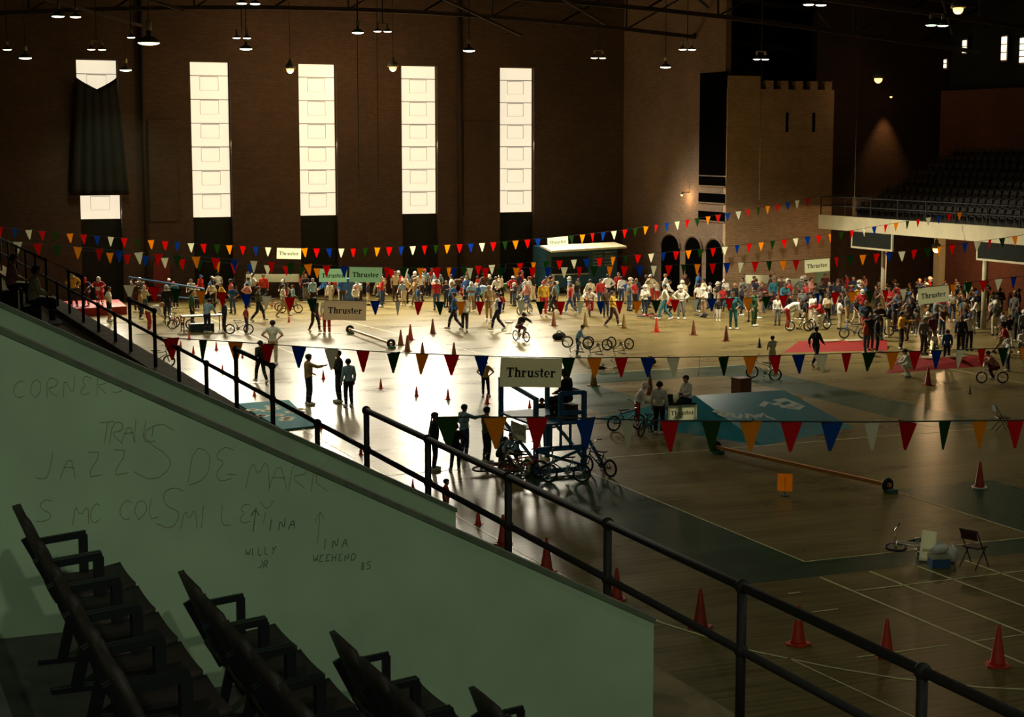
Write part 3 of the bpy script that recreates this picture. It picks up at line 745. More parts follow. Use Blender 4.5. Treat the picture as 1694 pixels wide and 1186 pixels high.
bunting('fifth string of pennants rising to the balcony rail', lambda x: 66.0 + (x - 181) / (1588 - 181) * 5.0, [(20, 402), (181, 418), (299, 429), (389, 436), (472, 440), (525, 444), (647, 445), (745, 442), (833, 437), (878, 434), (988, 427), (1174, 411), (1374, 387), (1588, 351), (1604, 348)],
        [(181, 525, 13, 5, FWD), (647, 1588, 47, 3, REV)], 0.3, 0.4, (None, (BX + 0.15, 71.5, 6.35)),
        ((551, 'smaller card sign half hidden by the next one', 1.25, M_CARDG),))
bunting('farthest string of pennants along the window wall up to the balcony', lambda x: 84.0, [(-20, 374), (22, 378), (44, 380), (136, 388), (224, 395), (312, 402), (443, 409), (522, 411), (583, 411), (661, 408), (758, 404), (797, 402), (853, 398), (963, 388), (1033, 380), (1122, 366), (1172, 358), (1223, 349), (1291, 337), (1335, 328), (1350, 324)],
        [(0, 443, 21, 0, FWD), (503, 890, 21, 5, FWD), (945, 1335, 24, 4, FWD)], 0.33, 0.46, (None, (BX + 0.15, 84.0, 6.35)),
        ((478, 'small far card sign below the third tall window', 1.27, None), (922, 'small far card sign above the trailer booth', 1.22, None)))

# ================================================================ scribbles on the green wall
M_SCR = mat('brown_crayon', '#8a8462', 0.8); M_SCD = mat('dark_pencil', '#4e5648', 0.8)
GL = {'J': [[(.6, 1), (.6, .2), (.35, 0), (.05, .15)]], 'A': [[(0, 0), (.3, 1), (.6, 0)], [(.1, .4), (.5, .4)]], 'Z': [[(0, 1), (.6, 1), (0, 0), (.65, 0)]],
      'T': [[(0, 1), (.6, 1)], [(.3, 1), (.3, 0)]], 'R': [[(0, 0), (0, 1), (.45, .95), (.5, .7), (.4, .5), (0, .5), (.55, 0)]], 'I': [[(.1, 0), (.1, 1)]], 'L': [[(0, 1), (0, 0), (.5, 0)]],
      'S': [[(.6, .85), (.35, 1), (.08, .8), (.2, .55), (.5, .42), (.6, .2), (.35, 0), (0, .12)]], 'D': [[(0, 0), (.05, 1), (.5, .85), (.65, .45), (.4, .05), (0, 0)]], 'E': [[(.5, .9), (.15, 1), (0, .7), (.3, .52), (0, .3), (.1, .02), (.5, .1)]],
      '-': [[(0, .45), (.35, .45)]], 'M': [[(0, 0), (.1, 1), (.35, .35), (.6, 1), (.75, 0)]], 'K': [[(0, 1), (0, 0)], [(.55, 1), (.02, .45), (.6, 0)]], 'N': [[(0, 0), (0, 1), (.5, 0), (.5, 1)]],
      'Y': [[(0, 1), (.3, .5), (.6, 1)], [(.3, .5), (.25, 0)]], 'C': [[(.55, .85), (.25, 1), (0, .5), (.25, 0), (.55, .12)]], '^': [[(.2, 0), (.2, 1.3)], [(0, .9), (.2, 1.3), (.4, .9)]], ' ': [],
      'W': [[(0, 1), (.15, 0), (.35, .7), (.55, 0), (.7, 1)]], 'H': [[(0, 0), (0, 1)], [(.5, 0), (.5, 1)], [(0, .5), (.5, .5)]], '8': [[(.25, .5), (.5, .75), (.25, 1), (0, .75), (.5, .25), (.25, 0), (0, .25), (.25, .5)]], '5': [[(.5, 1), (.05, 1), (.02, .55), (.4, .55), (.5, .25), (.3, 0), (0, .1)]],
      'O': [[(.3, 0), (0, .4), (.2, .95), (.55, .8), (.6, .3), (.3, 0)]], 'G': [[(.6, .8), (.3, 1), (0, .5), (.3, 0), (.6, .2), (.6, .45), (.35, .45)]]}
def scribble(px, py, word, hpx, m, adv=0.85, wpx=1.6, slope=0.0, seed=1):
    p = on_y(px, py, 9.1); k = (on_y(px, py - hpx, 9.1).z - p.z); lw = 0.62 * k * wpx / hpx; rng = random.Random(seed); mb = MB(); x = 0
    for ch in word:
        for st in GL[ch]:
            pts = [(x + a + rng.uniform(-.05, .05) + .12 * b, b + rng.uniform(-.05, .05) + slope * x) for a, b in st]
            if len(pts) > 2:
                sm = [pts[0]]
                for (a, b), (c, d) in zip(pts, pts[1:]): sm += [(a * .72 + c * .28, b * .72 + d * .28), (a * .28 + c * .72, b * .28 + d * .72)]
                pts = sm + [pts[-1]]
            fine = []
            for (a, b), (c, d) in zip(pts, pts[1:]): fine += [(a + (c - a) * i / 3, b + (d - b) * i / 3) for i in range(3)]
            fine.append(pts[-1]); ribbon(mb, [(a * k, b * k) for a, b in fine], lw)
        x += adv
    o = mb.build('scribble', m, near_wall, loc=(p.x, 9.097, p.z)); return o
scribble(55, 795, 'JAZZ', 42, M_SCR, 1.0, seed=2)
scribble(163, 735, 'TRAIL', 36, M_SCR, 0.5, seed=3)
scribble(222, 795, 'S', 98, M_SCR, 1, seed=4)
scribble(310, 800, 'DE', 58, M_SCR, 0.75, seed=5); scribble(372, 808, '-MARK', 50, M_SCR, 0.72, slope=-0.12, seed=6)
scribble(60, 865, 'S', 38, M_SCR, 1, seed=8); scribble(120, 868, 'MC COL', 34, M_SCR, 0.72, seed=9)
scribble(255, 875, 'S', 70, M_SCR, 1, seed=10); scribble(298, 876, 'MILEY', 36, M_SCR, 0.9, seed=11)
scribble(20, 660, 'CORNERS', 32, M_SCR, 0.85, 1.3, seed=12)
scribble(413, 880, '^', 30, M_SCD, 1, 2.0, seed=13); scribble(445, 878, 'INA', 18, M_SCD, 0.9, 2.0, seed=14)
scribble(515, 898, '^', 40, M_SCR, 1, 1.6, seed=15); scribble(535, 908, 'INA', 16, M_SCD, 0.95, 1.8, seed=16)
scribble(517, 930, 'WEEHEND', 12, M_SCD, 0.9, 1.6, seed=17, slope=-.05); scribble(596, 943, '85', 13, M_SCD, 0.8, 1.6, seed=18)
scribble(405, 920, 'WILLY', 12, M_SCD, 0.9, 1.6, seed=19); scribble(425, 940, 'JR', 12, M_SCD, 0.9, 1.6, seed=20)
scribble(250, 722, 'I', 18, mat('blue_pencil', '#5a7080', 0.8), 1, 1.6, seed=21)
# ================================================================ people
# a figure faces +Y, feet at z 0, about 1.72 m tall; one closed body, clothing and hair as children
SKIN = [mat('skin_light', '#c99a78', 0.6), mat('skin_tan', '#b5845f', 0.6), mat('skin_brown', '#7a5138', 0.6)]
def V(*a): return Vector(a)
def base_pose():
    J = dict(pel=V(0, 0, .93), chest=V(0, .0, 1.25), neck=V(0, -.01, 1.46), head=V(0, .015, 1.595))
    for s, n in ((-1, 'L'), (1, 'R')):
        J['sh' + n] = V(s * .175, -.01, 1.40); J['el' + n] = V(s * .235, -.03, 1.13); J['wr' + n] = V(s * .245, .05, .90)
        J['hip' + n] = V(s * .092, 0, .92); J['kn' + n] = V(s * .105, .03, .50); J['an' + n] = V(s * .11, -.02, .085); J['to' + n] = V(s * .125, .14, .045)
    return J
def pose(kind):
    J = base_pose()
    if kind == 'stand_hips':
        for s, n in ((-1, 'L'), (1, 'R')): J['el' + n] = V(s * .39, -.1, 1.17); J['wr' + n] = V(s * .21, .03, 1.02)
        J['knL'] = V(-.13, .05, .5); J['anL'] = V(-.17, 0, .085); J['toL'] = V(-.22, .14, .045)
    elif kind == 'arms_folded':
        J['elL'] = V(-.27, .07, 1.14); J['elR'] = V(.27, .07, 1.14); J['wrL'] = V(.08, .2, 1.17); J['wrR'] = V(-.06, .19, 1.2)
    elif kind == 'walk':
        J['knL'] = V(-.1, .2, .53); J['anL'] = V(-.1, .27, .13); J['toL'] = V(-.1, .43, .11); J['knR'] = V(.1, -.05, .51); J['anR'] = V(.1, -.34, .15); J['toR'] = V(.11, -.24, .045)
        J['elL'] = V(-.25, -.15, 1.15); J['wrL'] = V(-.25, -.12, .92); J['elR'] = V(.25, .08, 1.14); J['wrR'] = V(.22, .26, 1.0)
    elif kind == 'point':
        J['elR'] = V(.25, .24, 1.3); J['wrR'] = V(.22, .47, 1.33); J['elL'] = V(-.26, .02, 1.14); J['wrL'] = V(-.16, .2, 1.04)
    elif kind == 'bend':
        J.update(chest=V(0, .3, 1.12), neck=V(0, .48, 1.2), head=V(0, .6, 1.24), pel=V(0, -.06, .93))
        for s, n in ((-1, 'L'), (1, 'R')):
            J['sh' + n] = V(s * .17, .43, 1.16); J['el' + n] = V(s * .22, .48, .9); J['wr' + n] = V(s * .14, .62, .74); J['hip' + n] = V(s * .092, -.06, .91)
    elif kind == 'crouch':
        J.update(pel=V(0, -.12, .42), chest=V(0, .06, .7), neck=V(0, .12, .88), head=V(0, .17, 1.0))
        for s, n in ((-1, 'L'), (1, 'R')):
            J['sh' + n] = V(s * .175, .1, .83); J['el' + n] = V(s * .26, .28, .62); J['wr' + n] = V(s * .12, .46, .55); J['hip' + n] = V(s * .1, -.12, .4)
            J['kn' + n] = V(s * .2, .24, .48); J['an' + n] = V(s * .15, 0, .085); J['to' + n] = V(s * .18, .17, .045)
    elif kind == 'sit':      # seat at z 0.45
        J.update(pel=V(0, 0, .56), chest=V(0, .05, .88), neck=V(0, .06, 1.09), head=V(0, .1, 1.22))
        for s, n in ((-1, 'L'), (1, 'R')):
            J['sh' + n] = V(s * .175, .05, 1.03); J['el' + n] = V(s * .25, .12, .77); J['wr' + n] = V(s * .13, .33, .7); J['hip' + n] = V(s * .09, .02, .54)
            J['kn' + n] = V(s * .13, .45, .53); J['an' + n] = V(s * .12, .42, .085); J['to' + n] = V(s * .13, .58, .045)
    elif kind == 'ride':     # astride a small bike, saddle 0.62 m up
        J.update(pel=V(0, -.22, .74), chest=V(0, .04, 1.0), neck=V(0, .15, 1.18), head=V(0, .22, 1.3))
        for s, n in ((-1, 'L'), (1, 'R')):
            J['sh' + n] = V(s * .175, .13, 1.13); J['el' + n] = V(s * .33, .27, 1.0); J['wr' + n] = V(s * .27, .46, .96); J['hip' + n] = V(s * .09, -.2, .71)
        J['knL'] = V(-.14, .15, .62); J['anL'] = V(-.13, -.02, .24); J['toL'] = V(-.13, .13, .2); J['knR'] = V(.14, .14, .82); J['anR'] = V(.13, .0, .44); J['toR'] = V(.13, .15, .4)
    elif kind == 'lean':     # standing, both hands forward and low on a table or handlebar
        J.update(chest=V(0, .12, 1.21), neck=V(0, .19, 1.4), head=V(0, .26, 1.52))
        for s, n in ((-1, 'L'), (1, 'R')): J['sh' + n] = V(s * .175, .16, 1.34); J['el' + n] = V(s * .26, .26, 1.08); J['wr' + n] = V(s * .2, .47, .95)
    return J
def capsule(mb, a, b, ra, rb, n=10):
    a, b = Vector(a), Vector(b); d = b - a
    if d.length < 1e-5: d = Vector((0, 0, 1e-4)); b = a + d
    u = d.normalized(); p = u.orthogonal().normalized(); q = u.cross(p); prof = []
    for i in range(4): t = math.pi / 2 * (1 - i / 3.0); prof.append((a - u * ra * math.sin(t), ra * math.cos(t) if i else 0.001))
    for i in range(4): t = math.pi / 2 * (i / 3.0); prof.append((b + u * rb * math.sin(t), rb * math.cos(t) if i < 3 else 0.001))
    vs = [c + (p * math.cos(2 * math.pi * k / n) + q * math.sin(2 * math.pi * k / n)) * r for c, r in prof for k in range(n)]
    fs = [(i * n + k, i * n + (k + 1) % n, (i + 1) * n + (k + 1) % n, (i + 1) * n + k) for i in range(len(prof) - 1) for k in range(n)]
    fs += [tuple(range(n - 1, -1, -1)), tuple(range((len(prof) - 1) * n, len(prof) * n))]
    mb.add(vs, fs)
def body_parts(J):
    """(from, to, radius, radius, zone)"""
    B = []
    up = (J['chest'] - J['pel']).normalized(); fwd = Vector((1, 0, 0)).cross(up).normalized() * -1
    if fwd.y < 0 and abs(up.z) > .3: fwd = -fwd
    B.append((J['hipL'] * .8 + J['hipR'] * .2 + up * .03, J['hipR'] * .8 + J['hipL'] * .2 + up * .03, .112, .112, 'hips'))
    B.append((J['pel'] + up * .08, J['chest'] - up * .03, .122, .128, 'torso'))
    mid = (J['shL'] + J['shR']) / 2
    for s in (-1, 1): B.append((J['chest'] + V(s * .07, 0, 0), mid + V(s * .085, 0, 0) - up * .06, .115, .1, 'torso'))
    B.append((J['shL'] * .8 + J['shR'] * .2, J['shR'] * .8 + J['shL'] * .2, .072, .072, 'torso'))
    B.append((mid, J['neck'], .065, .055, 'neck')); B.append((J['neck'], J['head'] - (J['head'] - J['neck']) * .3, .054, .052, 'neck'))
    hd = (J['head'] - J['neck']).normalized(); f2 = (V(0, 1, 0) - hd * hd.y); f2 = f2.normalized() if f2.length > .1 else V(0, 0, -1)
    H = J['head']
    B.append((H + hd * .035 - f2 * .018, H + hd * .035 + f2 * .012, .094, .09, 'skull')); B.append((H - hd * .03 + f2 * .02, H - hd * .068 + f2 * .042, .074, .05, 'face'))
    B.append((H + hd * .0 + f2 * .092, H - hd * .022 + f2 * .106, .012, .016, 'nose'))
    for s in (-1, 1): B.append((H + V(s * .088, 0, 0) + hd * .02, H + V(s * .092, 0, 0) - hd * .02, .016, .013, 'ear'))
    for n, s in (('L', -1), ('R', 1)):
        B.append((J['sh' + n], J['el' + n], .054, .043, 'uparm')); B.append((J['el' + n], J['wr' + n], .043, .03, 'foarm'))
        d = (J['wr' + n] - J['el' + n]).normalized(); sd = d.cross(V(0, 0, 1)); sd = sd.normalized() if sd.length > .2 else V(0, 1, 0)
        if n == 'R': sd = -sd
        w = J['wr' + n]; B.append((w + d * .02, w + d * .075, .031, .036, 'hand'))
        cu = d.cross(sd)
        for i, L in enumerate((.062, .075, .07, .055)):
            r0 = w + d * .085 + sd * (.03 - .02 * i); k = r0 + d * L * .55; B.append((r0, k, .0115, .0105, 'hand')); B.append((k, k + d * L * .42 + cu * .012, .0105, .009, 'hand'))
        B.append((w + d * .03 + sd * .03, w + d * .07 + sd * .058, .0125, .011, 'hand')); B.append((w + d * .07 + sd * .058, w + d * .1 + sd * .06, .011, .0095, 'hand'))
        B.append((J['hip' + n] - up * .0, J['kn' + n], .092, .062, 'thigh')); B.append((J['kn' + n], J['kn' + n] * .6 + J['an' + n] * .4, .06, .062, 'calf')); B.append((J['kn' + n] * .6 + J['an' + n] * .4, J['an' + n], .06, .04, 'calf'))
        B.append((J['an' + n] - V(0, .03, .03), J['to' + n], .05, .042, 'foot'))
    return B, hd, f2, H
def make_body(kind):
    J = pose(kind); B, hd, f2, H = body_parts(J); mb = MB()
    for a, b, ra, rb, z in B: capsule(mb, a, b, ra, rb)
    tmp = bpy.data.objects.new('tmp', mb.mesh('tmp')); COL.objects.link(tmp)
    r = tmp.modifiers.new('r', 'REMESH'); r.mode = 'VOXEL'; r.voxel_size = 0.0145
    s = tmp.modifiers.new('s', 'SMOOTH'); s.factor = 0.5; s.iterations = 3
    dg = bpy.context.evaluated_depsgraph_get(); me = bpy.data.meshes.new_from_object(tmp.evaluated_get(dg)); bpy.data.objects.remove(tmp, do_unlink=True)
    n = len(me.vertices); co = np.empty(n * 3); me.vertices.foreach_get('co', co); co = co.reshape(-1, 3)
    no = np.empty(n * 3); me.vertex_normals.foreach_get('vector', no); no = no.reshape(-1, 3)
    faces = [tuple(p.vertices) for p in me.polygons]
    cen = np.array([co[list(f)].mean(0) for f in faces])
    best = np.full(len(cen), 9.); zone = np.empty(len(cen), object); tpar = np.zeros(len(cen))
    for a, b, ra, rb, z in B:
        a, b = np.array(a), np.array(b); d = b - a; t = np.clip(((cen - a) @ d) / max(d @ d, 1e-9), 0, 1)
        dist = np.linalg.norm(cen - a - t[:, None] * d, axis=1) - (ra + (rb - ra) * t); k = dist < best
        best[k] = dist[k]; zone[k] = z; tpar[k] = t[k]
    rel = cen - np.array(H); hh = rel @ np.array(hd); ff = rel @ np.array(f2)
    def shell(sel, off, name, push=0.0):
        idx = np.where(sel)[0]; used = {}; vs = []; fs = []
        for i in idx:
            q = []
            for v in faces[i]:
                if v not in used:
                    used[v] = len(vs); vs.append(tuple(co[v] + no[v] * off))
                q.append(used[v])
            fs.append(tuple(q))
        m = MB().add(vs, fs); me2 = bpy.data.meshes.new(name); me2.from_pydata(m.v, [], m.f)
        me2.polygons.foreach_set('use_smooth', [True] * len(fs)); me2.materials.append(None); return me2
    isz = lambda *z: np.isin(zone.astype(str), z)
    out = {}
    out['shirt'] = shell(isz('torso', 'uparm') | (isz('foarm') & (tpar < .85)) | (isz('hips') & (cen[:, 2] > J['pel'].z + .0)), .018, 'shirt')
    out['tshirt'] = shell(isz('torso') | (isz('uparm') & (tpar < .75)) | (isz('hips') & (cen[:, 2] > J['pel'].z + .0)), .018, 'shirt')
    out['trousers'] = shell(isz('thigh', 'hips') | (isz('calf') & (tpar < .96)), .013, 'trousers')
    out['shorts'] = shell(isz('hips') | (isz('thigh') & (tpar < .7)), .016, 'shorts')
    out['shoes'] = shell(isz('foot'), .012, 'shoes')
    cap_ = isz('skull', 'ear', 'face', 'neck', 'nose')
    out['hair'] = shell(cap_ & (hh > -.06) & ((hh > .075) | (ff < .0 + .35 * hh)), .016, 'hair')
    # helmet with chin guard and visor, peaked cap
    R3 = Matrix((Vector(hd).cross(f2) * -1, f2, hd)).transposed()
    def headwear(kind):
        m = MB(); vs = []; nn, mm = 14, 7; rad = .128 if kind == 'helmet' else .112
        for j in range(mm + 1):
            ph = math.pi / 2 * (1 - j / mm * (1.28 if kind == 'helmet' else .95))
            for i in range(nn):
                t = 2 * math.pi * i / nn; vs.append(H + R3 @ Vector((rad * math.cos(ph) * math.cos(t) * .92, rad * math.cos(ph) * math.sin(t) * 1.05, .03 + rad * math.sin(ph) * 1.02)))
        m.add(vs, [(j * nn + i, j * nn + (i + 1) % nn, (j + 1) * nn + (i + 1) % nn, (j + 1) * nn + i) for j in range(mm) for i in range(nn)])
        vz = []
        for j, (dy, dz) in enumerate(((.10, .075), (.2, .05))):
            for i in range(7): t = (i - 3) / 3; vz.append(H + R3 @ Vector((t * .085, dy - .04 * t * t, dz + .015 * (1 - t * t))))
        m.add(vz + [v + R3 @ Vector((0, 0, .008)) for v in vz], [(i, i + 1, 8 + i, 7 + i) for i in range(6)] + [(14 + i, 21 + i, 22 + i, 15 + i) for i in range(6)] + [(7 + i, 8 + i, 22 + i, 21 + i) for i in range(6)])
        if kind == 'helmet': m.path([H + R3 @ Vector((.105 * math.cos(t), .03 + .12 * math.sin(t), -.085)) for t in [math.pi * i / 8 for i in range(9)]], .022, 6)
        me2 = m.mesh(kind, True); me2.materials.append(None); return me2
    out['helmet'] = headwear('helmet'); out['cap'] = headwear('cap')
    # eyes and mouth as small marks in the skin
    mi = np.zeros(len(faces), int); sx = rel @ np.array(R3.col[0])
    mi[(abs(abs(sx) - .034) < .013) & (abs(hh - .012) < .009) & (ff > .05)] = 1; mi[(abs(sx) < .026) & (abs(hh + .062) < .007) & (ff > .05)] = 2
    me.materials.clear()
    for i in range(3): me.materials.append(None)
    me.polygons.foreach_set('material_index', mi); me.polygons.foreach_set('use_smooth', [True] * len(faces))
    me.name = 'person'; out['body'] = me
    out['pel'] = J['pel']
    return out
POSES = {k: make_body(k) for k in ('stand', 'stand_hips', 'arms_folded', 'walk', 'point', 'bend', 'crouch', 'sit', 'ride', 'lean')}
EYE_M, LIP_M = mat('eye_dark', '#241a14', 0.4), mat('lip', '#9a5a4a', 0.5)
CLOTH = {'white': '#e4e0cf', 'cream': '#d2c39c', 'tan': '#a88a5c', 'red': '#b3261e', 'scarlet': '#d83a20', 'blue': '#2b5c98', 'pale blue': '#8fb2c4', 'teal': '#2f7480', 'navy': '#1d2536', 'black': '#15150f',
         'brown': '#4a3422', 'yellow': '#d9a82c', 'green': '#3c5f35', 'grey': '#6f7068', 'pink': '#c98a7c', 'olive': '#4d5030', 'denim': '#3a5070', 'maroon': '#5a1c1c'}
def cloth(c): return mat('cloth_' + c.replace(' ', '_'), CLOTH[c], 0.85, var=0.12, scale=9)
HAIR = {'dark hair': '#1c130d', 'brown hair': '#40291a', 'fair hair': '#a5824e', 'black hair': '#0e0c0a'}
def person(p, face, kind, shirt, legs, label, head='dark hair', h=1.0, short=False, tee=False, shoes='white', skin=None, group=None, pitch=None):
    """p: where the feet stand; face: heading in degrees, 0 = +Y, 90 = -X"""
    T = POSES[kind]; rng = random.Random(label)
    b = put('person', T['body'], None, p, math.radians(face)); b.scale = (h, h, h)
    slot(b, skin or rng.choice(SKIN[:2]), EYE_M, LIP_M)
    tag(b, label, 'person', group)
    slot(put('shirt', T['tshirt' if tee else 'shirt'], b), cloth(shirt))
    slot(put('shorts' if short else 'trousers', T['shorts' if short else 'trousers'], b), cloth(legs))
    slot(put('shoes', T['shoes'], b), cloth(shoes))
    if head.endswith('helmet'): slot(put('helmet', T['helmet'], b), cloth(head.rsplit(' ', 1)[0]))
    elif head.endswith('cap'):
        slot(put('hair', T['hair'], b), mat('hair_dark', HAIR['dark hair'], 0.7)); slot(put('cap', T['cap'], b), cloth(head.rsplit(' ', 1)[0]))
    else: slot(put('hair', T['hair'], b), mat(head.replace(' ', '_'), HAIR[head], 0.7))
    return b
# ================================================================ small-wheeled bicycles
# rolls towards +Y, wheels on z 0
M_TYRE = mat('black_tyre', '#17150f', 0.7); M_CHROME = mat('chrome', '#b8b8ae', 0.25, metal=0.9)
def bike_meshes():
    R = .235; wb = .46; out = {}
    m = MB(); bbk = V(0, -.06, .29); hd_t, hd_b = V(0, .33, .68), V(0, .36, .56); st = V(0, -.2, .62)
    m.tube(hd_t, hd_b, .022); m.tube(hd_b, bbk, .019); m.tube(hd_t - V(0, 0, .02), st - V(0, 0, .06), .017); m.tube(st, bbk, .017); m.tube(bbk - V(.04, 0, 0), bbk + V(.04, 0, 0), .025)
    for s in (-1, 1): m.tube(st + V(s * .02, 0, -.05), V(s * .055, -wb, .25), .009); m.tube(bbk + V(s * .03, 0, 0), V(s * .055, -wb, .25), .010)
    out['frame'] = blank(m, 'frame', 1, True)
    m = MB(); m.tube(hd_b, hd_b + V(0, .01, -.03), .03)
    for s in (-1, 1): m.tube(hd_b + V(s * .05, .01, -.02), V(s * .05, wb, .25), .013); 
    m.tube(hd_b + V(-.05, .01, -.02), hd_b + V(.05, .01, -.02), .014); out['fork'] = blank(m, 'fork', 1, True)
    m = MB(); c = hd_t + V(0, -.0, .05); m.tube(hd_t, c, .016)
    for s in (-1, 1): m.path([c, c + V(s * .08, .02, .02), c + V(s * .2, .02, .2), c + V(s * .23, -.02, .23), c + V(s * .34, -.1, .235)], .011, 6)
    m.tube(c + V(-.16, .02, .14), c + V(.16, .02, .14), .009); out['handlebar'] = blank(m, 'handlebar', 1, True)
    g = MB(); 
    for s in (-1, 1): g.tube(c + V(s * .27, -.05, .232), c + V(s * .35, -.105, .236), .016)
    out['grip'] = blank(g, 'grip')
    m = MB(); m.tube(st - V(0, 0, .04), st + V(0, -.015, .07), .012); m.add([(0, .12, .7), (.03, .02, .71), (.075, -.14, .72), (.07, -.29, .725), (-.07, -.29, .725), (-.075, -.14, .72), (-.03, .02, .71),
        (0, .11, .67), (.025, .02, .675), (.06, -.14, .68), (.06, -.28, .685), (-.06, -.28, .685), (-.06, -.14, .68), (-.025, .02, .675)],
        [(0, 1, 2, 3, 4, 5, 6), (13, 12, 11, 10, 9, 8, 7)] + [(i, 7 + i, 7 + (i + 1) % 7, (i + 1) % 7) for i in range(7)]); out['saddle'] = blank(m, 'saddle')
    m = MB(); m.lathe([(.09, -.003), (.09, .003)], 16); m.v = [(z + .05, bbk.y + x, bbk.z + y) for x, y, z in m.v]
    m.bar(bbk + V(.06, 0, 0), bbk + V(.06, .02, -.165), .015, .022); m.bar(bbk + V(-.06, 0, 0), bbk + V(-.06, -.02, .165), .015, .022)
    m.box((.07, bbk.y - .03, bbk.z - .18), (.16, bbk.y + .07, bbk.z - .155)); m.box((-.16, bbk.y - .07, bbk.z + .155), (-.07, bbk.y + .03, bbk.z + .18)); out['crank'] = blank(m, 'crank')
    m = MB(); m.torus((0, 0, 0), R - .0, .027, 'X', 22, 7); out['tyre'] = blank(m, 'tyre', 1, True)
    m = MB(); m.torus((0, 0, 0), R - .032, .012, 'X', 22, 5); m.tube((-.045, 0, 0), (.045, 0, 0), .02, n=8)
    for i in range(14): t = 2 * math.pi * i / 14; m.bar((.012 * (-1) ** i, .018 * math.cos(t), .018 * math.sin(t)), (0, (R - .03) * math.cos(t), (R - .03) * math.sin(t)), .0045, .0045, (1, 0, 0))
    out['rim'] = blank(m, 'wheel', 1)
    m = MB(); m.prism([(-.1, .4, .74), (.1, .4, .74), (.12, .38, .95), (-.12, .38, .95)], .012); out['plate'] = blank(m, 'number_plate')
    return out, R, wb
BK, BR, BWB = bike_meshes()
def bike(p, face, frame, label, state='up', rim='chrome', tyre='black', plate=None, group='bicycles in the hall', h=1.0):
    t = thing('bicycle', label, 'bicycle', p, 0, group); t.scale = (h, h, h)
    fm = mat('frame_' + frame.replace(' ', '_'), CLOTH.get(frame, '#b8b8ae'), 0.35, metal=0.3 if frame != 'chrome' else .9)
    slot(put('frame', BK['frame'], t), fm); slot(put('fork', BK['fork'], t), fm); slot(put('handlebar', BK['handlebar'], t), M_CHROME)
    slot(put('grip', BK['grip'], t), M_TYRE); slot(put('saddle', BK['saddle'], t), M_TYRE); slot(put('crank', BK['crank'], t), M_CHROME)
    if plate: slot(put('number_plate', BK['plate'], t), cloth(plate))
    tm = M_TYRE if tyre == 'black' else mat('tyre_' + tyre, CLOTH[tyre], 0.7)
    rm = M_CHROME if rim == 'chrome' else mat('rim_' + rim, CLOTH[rim], 0.5)
    for y in (-BWB, BWB):
        w = slot(put('wheel', BK['rim'], t, (0, y, .262)), rm); slot(put('tyre', BK['tyre'], w), tm)
    Rz = Matrix.Rotation(math.radians(face), 4, 'Z'); p = Vector(p)
    if state == 'up': M = Rz
    elif state == 'lean': M = Rz @ Matrix.Rotation(math.radians(9), 4, 'Y')
    elif state == 'inverted': M = Rz @ Matrix.Translation((0, 0, .97)) @ Matrix.Rotation(math.pi, 4, 'Y')
    elif state == 'lying': M = Rz @ Matrix.Translation((0, 0, .1)) @ Matrix.Rotation(math.radians(84), 4, 'Y')
    elif state == 'wheelie': M = Rz @ Matrix.Translation((0, -BWB, .262)) @ Matrix.Rotation(math.radians(38), 4, 'X') @ Matrix.Translation((0, BWB, -.262))
    elif state == 'tail': M = Rz @ Matrix.Rotation(math.radians(6), 4, 'X')
    t.matrix_world = Matrix.Translation(p) @ M @ Matrix.Scale(h, 4)
    return t
# ================================================================ traffic cones
M_CONEO = mat('orange_cone', '#e0421c', 0.5, var=0.15, scale=8); M_CONEB = mat('brown_cone', '#8a4a26', 0.6, var=0.3, scale=8); M_CONEG = mat('dull_yellow_cone', '#8a6a28', 0.6, var=0.3, scale=8); M_CONEK = mat('black_cone', '#2a241c', 0.6)
M_BAND = mat('white_cone_band', '#ddd6bd', 0.5)
def cone_mesh():
    m = MB(); m.prism([(-.19, -.13, .016), (-.13, -.19, .016), (.13, -.19, .016), (.19, -.13, .016), (.19, .13, .016), (.13, .19, .016), (-.13, .19, .016), (-.19, .13, .016)], .032)
    b = MB(); b.lathe([(.145, .03), (.125, .08), (.03, .70), (.022, .715), (.012, .70)], 16)
    c = MB(); c.lathe([(.0745, .46), (.0515, .62), (.050, .615), (.073, .455)], 16)
    return blank(m, 'cone_base'), blank(b, 'cone_body', 1, True), blank(c, 'cone_band', 1, True)
CB0, CB1, CB2 = cone_mesh()
def cone(px, py, htpx, m, label, band=False, base=None):
    p = on_z(px, py); h = htpx * depth_at(p) / FOC / .715
    t = thing('traffic_cone', label, 'cone', p, random.uniform(0, 1.5), 'traffic cones on the hall floor'); t.scale = (h,) * 3
    slot(put('cone_base', CB0, t), base or m); slot(put('cone_body', CB1, t), m)
    if band: slot(put('cone_band', CB2, t), M_BAND)
